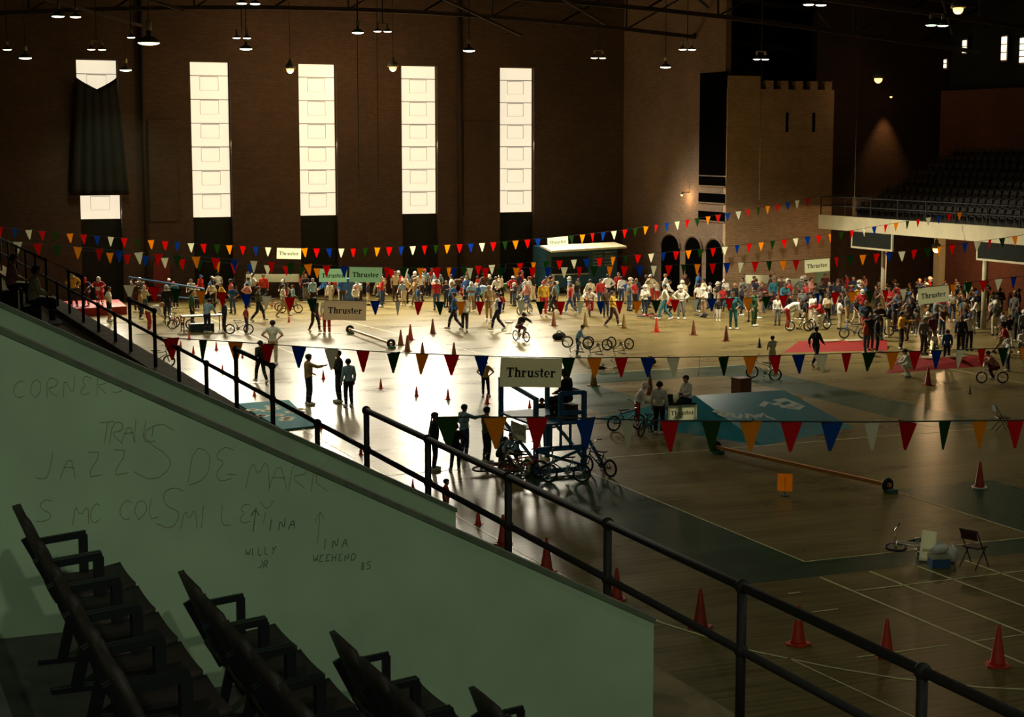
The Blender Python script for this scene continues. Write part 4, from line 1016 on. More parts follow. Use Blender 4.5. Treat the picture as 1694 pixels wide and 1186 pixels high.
for px, py, hp, c, lab in (
    (313, 562, 13, 'O', 'small orange cone nearest the work table'), (299, 578, 14, 'O', 'small orange cone between railing posts by the red pennant'), (320, 585, 13, 'O', 'small orange cone left of the green pennant'),
    (358, 579, 14, 'O', 'small orange cone between the green and yellow pennants'), (401, 592, 11, 'O', 'small orange cone behind the raised rail'), (368, 617, 14, 'O', 'small orange cone seen over the low rail'),
    (421, 655, 14, 'O', 'small orange cone beside the patterned teal mat'), (478, 533, 11, 'O', 'small orange cone before the crowd by a red pennant'), (528, 529, 12, 'O', 'small orange cone behind the person in black'),
    (535, 627, 16, 'O', 'small orange cone between two groups of standing men'), (531, 709, 14, 'O', 'small orange cone at the tip of the teal mat'), (597, 752, 16, 'O', 'small orange cone behind the railing post'),
    (630, 642, 16, 'O', 'small orange cone in the bright floor, first of a row of three'), (689, 655, 17, 'O', 'small orange cone in the bright floor, middle of a row of three'), (741, 661, 18, 'O', 'small orange cone in the bright floor, last of a row of three'),
    (806, 668, 18, 'O', 'orange cone above the head of the patterned-shirt man'), (876, 674, 14, 'O', 'small orange cone seen through the blue stand'), (683, 808, 16, 'O', 'orange cone half hidden behind the lower rail'),
    (791, 867, 26, 'O', 'short orange cone seen under the lower rail'), (663, 571, 26, 'B', 'tall brown cone, leftmost of the tight trio'), (679, 562, 26, 'R', 'tall reddish cone at the back of the tight trio'), (674, 581, 27, 'B', 'tall brown cone at the front of the tight trio'),
    (716, 552, 25, 'B', 'tall brown cone standing alone behind the tight trio'), (699, 593, 27, 'B', 'brown cone half covered by a yellow pennant'), (751, 594, 28, 'B', 'brown cone half covered by a red pennant'), 
    (916, 539, 24, 'B', 'dark brown cone near the black bag'), (968, 540, 24, 'G', 'dull yellow cone behind the boy with the upturned bikes'), (1032, 543, 24, 'G', 'dull yellow cone at the heels of walking people'),
    (1086, 549, 24, 'O', 'bright orange cone between brown ones before the arched doors'), (1147, 554, 25, 'B', 'dark brown cone on the open floor before the tower'), (1201, 564, 26, 'B', 'tall brown cone right of the dark brown one'), (1256, 575, 17, 'K', 'short dark cone beside the boy in white'),
    (1075, 652, 34, 'B', 'brown cone between the helmeted rider and his friend'), (982, 638, 34, 'G', 'dull yellow cone behind a yellow pennant, casting a long shade'), (1535, 637, 30, 'R', 'dark red cone before the long red ramp'), (1604, 651, 14, 'G', 'small yellow cone near the lone rider'),
    (1620, 807, 45, 'R', 'faded orange cone with a pale base on the green court'), (832, 900, 50, 'R', 'orange cone hidden behind a railing post'), (904, 945, 57, 'R', 'dull orange cone over the edge of the sloping wall'), (1020, 992, 54, 'R', 'orange cone beside the second nearest railing post'),
    (1158, 1038, 66, 'R', 'dull orange cone between two near railing posts'), (1320, 1066, 67, 'O', 'orange cone with a white band crossed by the top rail'), (1466, 1085, 64, 'O', 'bright orange cone standing on the top rail line'), (1650, 1101, 69, 'O', 'orange cone on the lane lines near the picture corner'),
    (1245, 722, 30, 'B', 'brown cone before the front corner of the blue ramp')):
    M_R = mat('faded_orange_cone', '#b23a1e', 0.55, var=0.2, scale=8)
    cone(px, py, hp, {'O': M_CONEO, 'B': M_CONEB, 'G': M_CONEG, 'K': M_CONEK, 'R': M_R}[c], lab, band=(px in (1320,)), base=M_CONEK if c == 'K' else (M_BAND if px == 1620 else None))

# ================================================================ blue judging stand
M_BLUE = mat('blue_stand_paint', '#2f6690', 0.5, var=0.15, scale=5)
def local(t, p): return Vector(p) - Vector(t.location)
BS = on_z(905, 786)
st_ = thing('judging_stand', 'tall blue wooden judging stand with a lookout platform', 'stand', BS)
# footprint: x along the hall width, y down the hall; posts 2.6 m, platform 1.45 m
XA, XB, YA, YB = -.35, 1.15, 0.0, 2.6
for i, (x, y, z) in enumerate(((XA, YA, 2.25), (XB, YA, 2.35), (XA, YB, 2.5), (XB, YB, 2.35))):
    MB().box((x - .06, y - .06, 0), (x + .06, y + .06, z)).build('post', M_BLUE, st_)
for a, b in (((XA, YA, 2.2), (XA, YB, 2.45)), ((XB, YA, 2.3), (XB, YB, 2.3)), ((XB - .75, YA, 2.32), (XB, YA, 2.32)), ((XB - .75, YB, 2.32), (XB, YB, 2.32)), ((XB - .75, YA, 1.75), (XB, YA, 1.75))):
    MB().bar(a, b, .06, .12).build('hand_rail', M_BLUE, st_)
MB().box((XB - .8, YA - .06, 1.45), (XB - .68, YA + .06, 2.35)).build('post', M_BLUE, st_)
for i in range(8):
    y = YA - .05 + i * (YB - YA + .1) / 8; MB().box((XA - .06, y + .01, 1.42), (XB + .06, y + (YB - YA + .1) / 8 - .01, 1.48)).build('platform_board', M_BLUE, st_)
for z in (.12, .75): MB().bar((XA, YA, z), (XB, YA, z), .06, .14).build('cross_rail', M_BLUE, st_); 
for x in (XA, XB): MB().bar((x, YA, .4), (x, YB, 1.3), .05, .1).build('brace', M_BLUE, st_)
for a, b in (((XA, YA - .04, .2), (XB, YA - .04, .72)), ((XB, YA - .04, .2), (XA, YA - .04, .72))): MB().bar(a, b, .04, .08).build('brace', M_BLUE, st_)
for x in (.12, .42, .72): MB().box((x - .03, YA - .03, .75), (x + .03, YA + .03, 1.42)).build('baluster', M_BLUE, st_)
MB().bar((XB, YA + .4, 1.4), (XB + .85, YA + .4, .02), .05, .09).build('brace', M_BLUE, st_)
sb = st_.location + Vector((XA - .07, 1.1, 1.35)); sign(sb, math.radians(-90), 'card sign tied to the side of the blue stand', 1.1, 0.5, group='card signs fixed to stands and tables')
MB().box((-.22, -.2, 0), (.22, .2, .45)).build('judge_box', mat('stool_wood', '#4a3a28', .7), None, loc=on_z(940, 668, 1.93) - Vector((0, 0, .45)))
tag(bpy.data.objects['judge_box'], 'dark box seat on top of the blue stand', 'box')
print('judge', on_z(940, 668, 1.93) - BS)
# table top seen through the stand
tb = thing('trestle_table', 'brown table seen through the legs of the blue stand', 'table', on_z(872, 745))
MB().box((-.8, -.35, .7), (.8, .35, .75)).build('table_top', mat('brown_table', '#5a3a22', .6), tb)
for x in (-.7, .7):
    for y in (-.28, .28): MB().tube((x, y, 0), (x, y, .7), .02).build('leg', M_STEEL, tb)

# ================================================================ blue ramp with white lettering
M_RAMP = mat('turquoise_ramp', '#2f8f9c', 0.32, var=0.12, scale=2); M_RAMPW = mat('ramp_white', '#d8dccb', 0.5)
L_, F_, R_ = on_z(985, 693), on_z(1262, 737), on_z(1412, 707)
hz = 0.95
def top_pt(px, py): return on_z(px, py, hz)
T1 = top_pt(1150, 654); nrm = (R_ - F_).cross(T1 - F_).normalized(); nrm = nrm if nrm.z > 0 else -nrm
def on_plane(px, py, q, n):
    d = ray(px, py); o = Vector((0, 0, EYE)); return o + d * ((q - o).dot(n) / d.dot(n))
T2 = on_plane(1297, 645, F_, nrm); print('ramp top', T1, T2)
nleft = (F_ - L_).cross(T1 - L_).normalized(); B1 = Vector((T1.x + .1, T1.y + .25, 0)); B2 = Vector((T2.x + .1, T2.y + .25, 0))
rp = thing('jump_ramp', 'large turquoise jump ramp with white painted lettering', 'ramp', F_)
def rel(p): return Vector(p) - F_
vs = [rel(q) for q in (L_, F_, R_, T1, T2, B1, B2)]
MB().add(vs, [(0, 1, 3), (1, 2, 4, 3), (0, 3, 5), (3, 4, 6, 5), (4, 2, 6), (0, 5, 6, 2, 1)]).build('ramp_body', M_RAMP, rp)
def on_ramp(px, py):
    d = ray(px, py); o = Vector((0, 0, EYE)); s = (F_ - o).dot(nrm) / d.dot(nrm); return o + d * s + nrm * .004
def ramp_stroke(pts, w):
    P = [on_ramp(*p) for p in pts]; m = MB(); Ls, Rs = [], []
    for i, p in enumerate(P):
        d = (P[min(i + 1, len(P) - 1)] - P[max(i - 1, 0)]).normalized(); q = d.cross(nrm).normalized() * w / 2; Ls.append(p + q - F_); Rs.append(p - q - F_)
    n = len(P); m.add(Ls + Rs, [(i, i + 1, n + i + 1, n + i) for i in range(n - 1)]).build('lettering', M_RAMPW, rp)
for pts, w in (([(1181, 682), (1186, 679), (1196, 680), (1190, 686), (1200, 690)], .18), ([(1200, 688), (1205, 683), (1212, 684), (1214, 690), (1222, 691)], .18), ([(1224, 692), (1226, 685), (1236, 692), (1236, 684)], .16), ([(1240, 685), (1252, 692), (1246, 690), (1258, 686)], .16),
               ([(1256, 690), (1262, 684), (1270, 690), (1282, 694)], .14), ([(1260, 672), (1268, 665), (1280, 669), (1290, 667)], .2), ([(1284, 664), (1300, 661), (1318, 668), (1306, 673), (1290, 672)], .34), ([(1300, 674), (1318, 676), (1326, 670)], .26)):  # broad upper strokes beside the letters paint in the glare patch
    ramp_stroke(pts, w)
bx = MB(); c0 = on_z(1225, 664); w0 = .38
bx.cbox((0, 0, .33), (.56, .5, .66), .2).cbox((0, 0, .68), (.6, .54, .04), .2); o = bx.build('wooden_box', mat('red_brown_box', '#7a4428', .6, var=.2)); o.location = on_z(1226, 655); tag(o, 'red brown wooden box behind the blue ramp', 'box')
# counter standing on the flat side of the ramp
ct = on_plane(1123, 703, L_, nleft); TH = .76; cn = thing('judge_table', 'dark counter table standing at the side of the blue ramp', 'table', ct, math.radians(-8)); ct = ct + Vector((0, 0, TH - 1.03))
MB().box((-.5, -.25, TH - .05), (.5, .25, TH)).build('table_top', M_DARK, cn)
for x in (-.45, .45):
    for y in (-.2, .2):
        q = cn.location + Matrix.Rotation(math.radians(-8), 3, 'Z') @ Vector((x, y, 0)); zf = max(0.0, L_.z - ((q.x - L_.x) * nleft.x + (q.y - L_.y) * nleft.y) / nleft.z) - cn.location.z
        MB().tube((x, y, zf), (x, y, TH - .05), .02).build('leg', M_STEEL, cn)
for i, x in enumerate((-.34, -.12, .08)):
    o = MB().cbox((0, 0, .14), (.17, .14, .28)).build('equipment_box', [M_DARK, M_CARD][i % 2]); o.location = ct + Vector((x, .02, 1.03)); tag(o, ('black', 'pale', 'squat black')[i] + ' box standing on the counter by the ramp', 'box')
sign(ct + Vector((-.02, -.27, .97)), math.radians(-8), 'card sign hung on the counter before the blue ramp', 1.0, .5, group='card signs fixed to stands and tables')

# ================================================================ bars on tyres, mats, platforms
def jump_bar(a, b, m, label, rr):
    a, b = on_z(*a), on_z(*b); t = thing('jump_bar', label, 'barrier', (a + b) / 2); d = (b - a).normalized(); c = (a + b) / 2
    MB().bar(a - c + Vector((0, 0, rr)) - d * .1, b - c + Vector((0, 0, rr)) + d * .1, .1, .1).build('bar', m, t)
    for e in (a - c, b - c):
        mb = MB(); mb.torus((0, 0, 0), rr - .07, .07, 'X', 18, 8); o = mb.build('tyre', M_TYRE, t, True); o.location = e + Vector((0, 0, rr)); o.rotation_euler = (0, 0, math.atan2(d.y, d.x))
        MB().cbox((0, 0, .05), (.3, .24, .1)).build('foot_block', mat('green_block', '#3f6a58', .6), t, loc=e + d * .12)
jump_bar((1184, 750), (1468, 814), mat('orange_wood_bar', '#dd9450', .5, var=.15), 'long orange wooden bar on tyre ends across the court', .2)
jump_bar((579, 552), (647, 576), mat('yellow_wood_bar', '#b08a3c', .5), 'yellow bar on black ends lying in the bright floor', .22)
def slab(name, label, cat, pts, h, m, extra=None):
    P = [on_z(*p) for p in pts]; c = sum(P, Vector()) / len(P); t = thing(name, label, cat, c)
    MB().prism([p - c + Vector((0, 0, h / 2)) for p in P], h).build('board', m, t)
    return t, c
tm, c = slab('patterned_board', 'teal board on the floor painted with white and brown flowers', 'board', [(393, 670), (478, 664), (522, 707), (468, 713)], .06, mat('teal_board', '#3f7f88', .85, spec=.1))
fl_w, fl_b = mat('flower_white', '#d9d3b4', .85, spec=.1), mat('flower_brown', '#6c3a1e', .85, spec=.1); rngf = random.Random(3)
for i in range(11):
    px, py = 420 + 7.2 * i + rngf.uniform(-4, 4), 678 + 10 * math.sin(i * 1.1) + (i * .9); p = on_z(px, py, .062) - c
    for q in range(5): a = q * 1.256; MB().lathe([(.13, 0), (.12, .006)], 8, (p.x + .16 * math.cos(a), p.y + .16 * math.sin(a), .06)).build('painted_petal', fl_w, tm)
    MB().lathe([(.12, .004), (.11, .009)], 8, (p.x, p.y, .06)).build('painted_centre', fl_b, tm)
def wedge(name, label, pts, h, m, edge=None):
    """low ramp: pts = four floor corners, the far edge raised"""
    P = [on_z(*p) for p in pts]; c = P[0]; t = thing(name, label, 'ramp', c)
    top = [P[3] - c + Vector((0, 0, h)), P[2] - c + Vector((0, 0, h))]
    v = [p - c for p in P] + top
    MB().add(v, [(0, 1, 5, 4), (3, 2, 1, 0), (0, 4, 3), (1, 2, 5), (4, 5, 2, 3)]).build('ramp_body', m, t)
    return t, c, top
M_REDR = mat('red_ramp', '#8f1c14', .8, var=.15, scale=3, spec=.15)
for pts, lab in (([(1296, 583), (1468, 580), (1468, 572), (1322, 574)], 'low red ramp lying before the walking man in black'), ([(1465, 618), (1626, 606), (1640, 598), (1482, 604)], 'long low red ramp in front of the crowd under the balcony')):
    t, c, top = wedge('red_ramp', lab, pts, .28, M_REDR)
    for q in (.35, .6): MB().cbox(top[0].lerp(top[1], q) + Vector((0, -.1, .03)), (.8, .3, .05)).build('white_pad', M_CARD, t)
slab('red_platform', 'red starting platform at the end of the hall', 'platform', [(116, 525), (210, 520), (196, 508), (104, 511)], .45, mat('red_platform_paint', '#a82a22', .6, spec=.3))
# blue starting gate
ga, gb = on_z(215, 514), on_z(338, 516); g = thing('start_gate', 'blue pipe starting gate beside the red platform', 'gate', ga)
for q in (0, .5, 1): p = ga.lerp(gb, q) - ga; MB().tube(p, p + Vector((0, 0, 1.9 - .6 * q)), .05).build('post', M_BLUE, g)
MB().tube((0, 0, 1.9), gb - ga + Vector((0, 0, 1.3)), .05).build('top_bar', M_BLUE, g); MB().tube((0, 0, 1.0), gb - ga + Vector((0, 0, .7)), .04).build('middle_bar', M_BLUE, g)
# work table in the bright part
wt = on_z(330, 548); w = thing('work_table', 'long work table with a crowd bending over it', 'table', wt)
MB().box((-.9, -.4, .76), (1.2, .4, .82)).build('table_top', mat('grey_table', '#6c6a58', .6), w)
for x in (-.85, 1.1):
    for y in (-.35, .35): MB().tube((x, y, 0), (x, y, .76), .025).build('leg', M_STEEL, w)
o = MB().cbox((0, 0, .2), (1.2, .5, .4)).build('tool_chest', mat('dark_green_chest', '#1f2d28', .6)); o.location = wt + Vector((.1, 0, 0)); tag(o, 'dark green chest under the work table', 'chest')
# trailer booth by the far wall
tp = on_y(963, 486, 97.5); tp.z = 0; tr = thing('trailer_booth', 'dark teal sales trailer with a white awning by the wall', 'trailer', tp)
W = 2.45; mb = MB(); mb.box((-W, 0, .35), (W, 2.2, 2.9)); mb.build('trailer_body', mat('dark_teal_trailer', '#23505c', .5), tr)
MB().prism([(-W - .2, -1.2, 2.72), (W + .1, -1.2, 2.88), (W + .1, .6, 3.05), (-W - .2, .6, 2.95)], .12).build('awning', mat('cream_awning', '#dcd2ae', .6), tr)
MB().box((-W + .3, -.25, 1.15), (.4, 0.02, 1.22)).build('counter', M_CARD, tr); MB().box((-W + .3, -.02, 1.25), (.4, .0, 2.3)).build('hatch', M_DARK, tr)
for i in range(5):
    for j in range(2): MB().box((.75 + j * .8, -.02, 2.45 - i * .2), (1.4 + j * .8, 0, 2.53 - i * .2)).build('menu_line', M_CARD, tr)
for x in (-1.6, 1.6): MB().torus((x, .1, .35), .25, .1, 'Y', 14, 6).build('wheel', M_TYRE, tr, True)
# white banner on poles by the wall, cream boards near the tower, blue cabinet
def banner(pa, pb, y, label, hgt, Y):
    a, b = on_y(pa, y, Y), on_y(pb, y, Y); c = (a + b) / 2; t = thing('plain_banner', label, 'banner', (c.x, c.y, 0)); L = (b - a).length / 2
    ang = math.atan2(b.y - a.y, b.x - a.x); sl = (b.z - a.z) / (2 * L)
    MB().prism([(-L, 0, c.z - hgt / 2 - sl * L), (L, 0, c.z - hgt / 2 + sl * L), (L, 0, c.z + hgt / 2 + sl * L), (-L, 0, c.z + hgt / 2 - sl * L)], .03).build('cloth', M_CARD, t)
    for x in (-L, L): MB().tube((x, .04, 0), (x, .04, c.z + hgt / 2 + .1), .03).build('pole', M_STEEL, t)
banner(407, 495, 460, 'long plain white banner behind the crowd by the third window', .48, 99.0)
banner(1232, 1282, 462, 'upper cream board by the foot of the tower', .5, 86.0); banner(1286, 1326, 468, 'lower cream board by the foot of the tower', .5, 84.8)
o = MB().cbox((0, 0, .75), (.95, .7, 1.5)).box((-.44, -.37, .1), (.44, -.35, 1.4)).box((.3, -.4, .7), (.34, -.37, .85)).build('blue_cabinet', mat('blue_cabinet', '#2c5f8c', .5)); o.location = on_z(578, 502); tag(o, 'blue cabinet among the crowd below the card signs', 'cabinet')
o = MB().box((-.5, 0, 0), (.5, .08, 2.4)).box((.35, -.05, 1.0), (.4, 0, 1.1)).build('red_door', mat('dark_red_door', '#7a2420', .6)); p = on_y(268, 470, 101.6); o.location = (p.x, 101.6, 0); o.name = 'door_1'; structure(o, 'dark red door in the far brick wall')
# cards, chairs, bags, buckets
yc = on_z(1298, 820); t = thing('yellow_card', 'yellow square card on a thin stand before the orange bar', 'card', yc, math.radians(-35))
MB().prism([(-.2, 0, .12), (.2, 0, .12), (.2, 0, .6), (-.2, 0, .6)], .012).build('card', cloth_flag('yellow_card', '#f2b23a'), t); MB().tube((0, .02, 0), (0, .02, .5), .008, n=6).build('stem', M_STEEL, t); MB().cbox((0, .02, .01), (.2, .2, .02)).build('base', M_STEEL, t)
def folding_chair(p, rz, m, label, fall=0):
    t = thing('folding_chair', label, 'chair', p, rz)
    MB().box((-.2, -.2, .43), (.2, .2, .46)).build('seat', m, t); MB().prism([(-.2, .24, .64), (.2, .24, .64), (.2, .29, .84), (-.2, .29, .84)], .025).build('backrest', m, t)
    for s in (-1, 1):
        MB().tube((s * .22, .3, .86), (s * .22, -.22, 0), .013, n=6).build('leg', M_STEEL, t); MB().tube((s * .2, -.12, .45), (s * .2, .28, 0), .013, n=6).build('leg', M_STEEL, t)
    MB().tube((-.22, .3, .86), (.22, .3, .86), .013, n=6).build('top_tube', M_STEEL, t)
    return t
folding_chair(on_z(1657, 712), math.radians(70), M_SEATM, 'black folding chair standing alone beyond the near pennants')
folding_chair(on_z(1612, 936), math.radians(110), mat('dark_red_seat', '#4a1f18', .6), 'dark red folding chair beside the white bags')
stl = thing('stool', 'small stool with white legs and brown seat near the boy cyclist', 'stool', on_z(842, 548))
MB().lathe([(.2, .42), (.22, .45), (.2, .48)], 12).build('seat', mat('brown_stool', '#5c3a22', .6), stl)
for a in range(4): MB().tube((.17 * math.cos(a * 1.57 + .8), .17 * math.sin(a * 1.57 + .8), 0), (.12 * math.cos(a * 1.57 + .8), .12 * math.sin(a * 1.57 + .8), .42), .015, n=6).build('leg', M_CARD, stl)
bk = thing('bucket', 'white plastic bucket at the foot of the blue stand', 'bucket', on_z(879, 779)); MB().lathe([(.15, 0), (.19, .36), (.2, .36), (.2, .4), (.17, .4), (.16, .1)], 16).build('pail', M_CARD, bk, True); MB().path([(.19 * math.cos(t), 0, .38 + .02 + .16 * math.sin(t)) for t in [math.pi * i / 8 for i in range(9)]], .006, 5).build('handle', M_STEEL, bk)
def bag(p, size, m, label, name='duffel_bag'):
    t = thing(name, label, 'bag', p); a, b, c = size
    mb = MB(); mb.ball((0, 0, c * .5), (a, b, c * .52), 14, 8); mb.ball((a * .45, .05, c * .55), (a * .5, b * .8, c * .5), 12, 7); mb.ball((-a * .5, 0, c * .4), (a * .45, b * .8, c * .4), 12, 7); mb.build('sack', m, t, True)
    MB().path([(-a * .4, 0, c * .9), (-a * .2, 0, c * 1.25), (a * .2, 0, c * 1.25), (a * .4, 0, c * .95)], .02, 6).build('strap', m, t)
bag(on_z(925, 562), (.36, .22, .34), M_DARK, 'black bag lying on the bright floor by the upturned bikes')
bag(on_z(1075, 596 + 8), (.3, .2, .3), M_DARK, 'dark bag beside the upturned bicycles')
cl_ = thing('cool_box', 'blue and white cool box on the lane lines', 'box', on_z(1553, 937), math.radians(-15)); MB().cbox((0, 0, .1), (.42, .3, .2)).build('box_body', mat('blue_box', '#3f6f9a', .5), cl_); MB().cbox((0, 0, .25), (.44, .32, .1)).build('lid', M_CARD, cl_)
bag(cl_.location + Vector((0, 0, .3)), (.24, .16, .2), mat('white_bag', '#f4f1e2', .8), 'white bag on top of the cool box', 'carrier_bag')
bag(on_z(1575, 930), (.14, .14, .36), mat('white_bag', '#f4f1e2', .8), 'small white bag behind the cool box', 'carrier_bag')
o = MB().prism([(-.17, 0, 0), (.17, 0, 0), (.17, .1, .32), (-.17, .1, .32)], .03).box((-.12, -.01, .1), (.1, .02, .13)).build('white_board', M_CARD); o.location = on_z(1545, 932) + Vector((-.02, .25, .5)); o.location.z = .0; o.scale = (1, 1, 2.1); o.rotation_euler = (0, .12, -.4); tag(o, 'white card leaning on the bags by the cool box', 'card')
# ================================================================ people one can pick out
CAM, AWAY, RIGHT, LEFT = 157, -23, -113, 67
HP = {'stand': 1.72, 'stand_hips': 1.72, 'arms_folded': 1.72, 'walk': 1.72, 'point': 1.72, 'bend': 1.36, 'crouch': 1.12, 'sit': 1.34, 'ride': 1.43, 'lean': 1.65}
TAKEN = []
def figure(px, yf, yt, face, kind, shirt, legs, head, label, z=0.0, group=None, **k):
    p = on_z(px, yf, z); h = max(.55, min(1.12, (yf - yt) * depth_at(p) / FOC / HP[kind])); TAKEN.append((p.x, p.y))
    return person(p, face, kind, shirt, legs, label, head, h, group=group, **k)
PEOPLE = [
 (432, 634, 563, 10, 'walk', 'black', 'black', 'black cap', 'person all in black with a cap behind the red pennant', {}),
 (452, 604, 524, AWAY, 'stand_hips', 'white', 'cream', 'dark hair', 'boy in white tee standing behind the person in black', dict(tee=True)),
 (511, 670, 585, RIGHT + 25, 'point', 'tan', 'navy', 'dark hair', 'man in tan jacket and dark trousers facing two others', {}),
 (561, 666, 579, LEFT + 20, 'arms_folded', 'black', 'black', 'dark hair', 'man in black talking to the man in tan', {}),
 (577, 673, 593, AWAY + 30, 'stand', 'pale blue', 'black', 'black hair', 'man in pale shirt with his back turned beside the man in black', {}),
 (719, 778, 681, RIGHT, 'stand', 'navy', 'navy', 'brown hair', 'man in navy jacket behind the green pennant', {}),
 (754, 779, 700, AWAY, 'stand_hips', 'black', 'black', 'black hair', 'broad man in black with his back to the railing', {}),
 (768, 758, 668, RIGHT + 40, 'point', 'pale blue', 'denim', 'dark hair', 'person in pale blue patterned shirt leaning behind the man in black', {}),
 (805, 766, 672, RIGHT + 30, 'arms_folded', 'grey', 'navy', 'black hair', 'man in grey shirt and dark trousers by the orange pennant', {}),
 (852, 770, 715, CAM - 40, 'crouch', 'pale blue', 'navy', 'brown hair', 'person in pale blue crouching by the pile of bikes', {}),
 (829, 768, 722, RIGHT, 'crouch', 'olive', 'black', 'dark hair', 'person in olive crouching beside the pile of bikes', {}),
 (896, 726, 656, CAM, 'lean', 'black', 'navy', 'black hair', 'person in black seen behind the table in the blue stand', {}),
 (738, 868, 791, RIGHT, 'stand', 'red', 'navy', 'black hair', 'child in red shirt standing just below the railing', dict(tee=True)),
 (803, 656, 596, CAM, 'stand_hips', 'yellow', 'black', 'brown hair', 'person in yellow tee with hands on hips behind the blue pennant', dict(tee=True)),
 (521, 550, 492, CAM + 40, 'walk', 'black', 'black', 'black hair', 'person in black walking before the hanging card sign', {}),
 (541, 553, 474, CAM, 'stand', 'white', 'red', 'dark hair', 'rider in white top and red trousers behind the card sign', {}),
 (181, 532, 474, RIGHT, 'stand_hips', 'white', 'black', 'dark hair', 'boy in white tee and black shorts by the red platform', dict(tee=True, short=True)),
 (247, 549, 500, RIGHT, 'bend', 'white', 'red', 'fair hair', 'rider in red trousers bending over behind the railing', {}),
 (122, 507, 450, CAM, 'stand_hips', 'yellow', 'navy', 'white helmet', 'rider in yellow jersey and white helmet on the red platform', dict(z=.45)),
 (343, 551, 495, AWAY - 20, 'lean', 'pale blue', 'navy', 'dark hair', 'man in pale blue leaning over the work table', {}),
 (372, 551, 496, LEFT, 'stand', 'navy', 'black', 'dark hair', 'man in navy at the end of the work table', {}),
 (318, 540, 480, RIGHT, 'stand', 'green', 'black', 'dark hair', 'man in green behind the work table', {}),
 (408, 553, 505, RIGHT + 20, 'stand_hips', 'red', 'denim', 'dark hair', 'boy in red top holding a bicycle near the work table', dict(tee=True)),
 (428, 532, 474, RIGHT, 'walk', 'olive', 'navy', 'brown hair', 'man in olive coat walking by the white pennant', {}),
 (469, 525, 470, RIGHT, 'walk', 'white', 'tan', 'dark hair', 'person in white top and tan trousers striding behind a red pennant', {}),
 (277, 532, 464, CAM, 'stand', 'black', 'navy', 'white helmet', 'tall rider in black with white helmet behind the railing', {}),
 (233, 528, 480, RIGHT, 'stand', 'tan', 'navy', 'brown hair', 'boy in tan shirt beside the tall rider in white helmet', {}),
 (752, 546, 484, LEFT, 'walk', 'blue', 'navy', 'dark hair', 'man in blue shirt walking towards the window wall', {}),
 (769, 549, 489, AWAY, 'walk', 'white', 'navy', 'black hair', 'man in white shirt walking behind the man in blue', {}),
 (823, 547, 474, LEFT + 10, 'walk', 'white', 'navy', 'brown hair', 'man in white shirt and navy trousers walking near the stool', {}),
 (809, 532, 470, CAM, 'walk', 'tan', 'tan', 'fair hair', 'person all in tan beside the man in navy trousers', {}),
 (899, 523, 458, CAM, 'stand', 'yellow', 'red', 'red cap', 'rider in yellow jersey and red trousers with a red cap', {}),
 (917, 520, 466, LEFT, 'walk', 'grey', 'black', 'dark hair', 'boy in grey top next to the rider in yellow', {}),
 (1013, 541, 481, RIGHT - 10, 'walk', 'yellow', 'brown', 'brown hair', 'person in yellow top striding past the dull yellow cone', {}),
 (1099, 530, 470, LEFT, 'walk', 'white', 'teal', 'black hair', 'person in white top and teal trousers striding before the doors', {}),
 (1126, 528, 472, CAM, 'stand_hips', 'white', 'grey', 'white helmet', 'rider in white helmet beside the striding person in teal', {}),
 (1188, 531, 494, CAM, 'stand', 'black', 'white', 'dark hair', 'small child in black top with white trousers before the doors', {}),
 (955, 590, 537, RIGHT, 'lean', 'pale blue', 'denim', 'brown hair', 'boy in pale shirt turning the wheel of an upturned bike', {}),
 (1277, 613, 555, AWAY + 20, 'point', 'cream', 'cream', 'dark hair', 'boy in cream clothes standing behind his bike and the box', dict(tee=True)),
 (1349, 606, 540, RIGHT + 40, 'walk', 'black', 'navy', 'dark hair', 'man in black walking in front of the low red ramp', {}),
 (1054, 708, 632, RIGHT, 'lean', 'white', 'red', 'white helmet', 'rider in white helmet and red trousers holding his bike', {}),
 (1090, 718, 630, AWAY - 20, 'stand', 'white', 'black', 'black hair', 'man in white shirt and black trousers beside the helmeted rider', {}),
 (1503, 623, 577, LEFT, 'crouch', 'white', 'white', 'brown hair', 'child in white squatting on the edge of the red ramp', {}),
 (1490, 578, 515, RIGHT, 'point', 'yellow', 'black', 'dark hair', 'man in yellow shirt reaching out before the crowd', {}),
 (1566, 600, 545, AWAY, 'stand', 'blue', 'navy', 'brown hair', 'boy in blue jacket standing on the far side of the red ramp', {}),
 (1667, 614, 560, LEFT, 'stand', 'white', 'navy', 'white helmet', 'rider in white top and helmet near the picture edge', {}),
 (1212, 545, 478, CAM, 'stand_hips', 'teal', 'teal', 'dark hair', 'man in teal overalls near the brown cones', {}),
 (1247, 540, 480, CAM + 50, 'stand', 'green', 'green', 'dark hair', 'person in green tracksuit standing at the crowd edge', {}),
 (1303, 545, 495, RIGHT, 'bend', 'white', 'red', 'dark hair', 'rider in white top and red trousers bending to his bike', {}),
]
for px, yf, yt, fc, kind, sh, lg, hd, lab, k in PEOPLE: figure(px, yf, yt, fc, kind, sh, lg, hd, lab, **k)
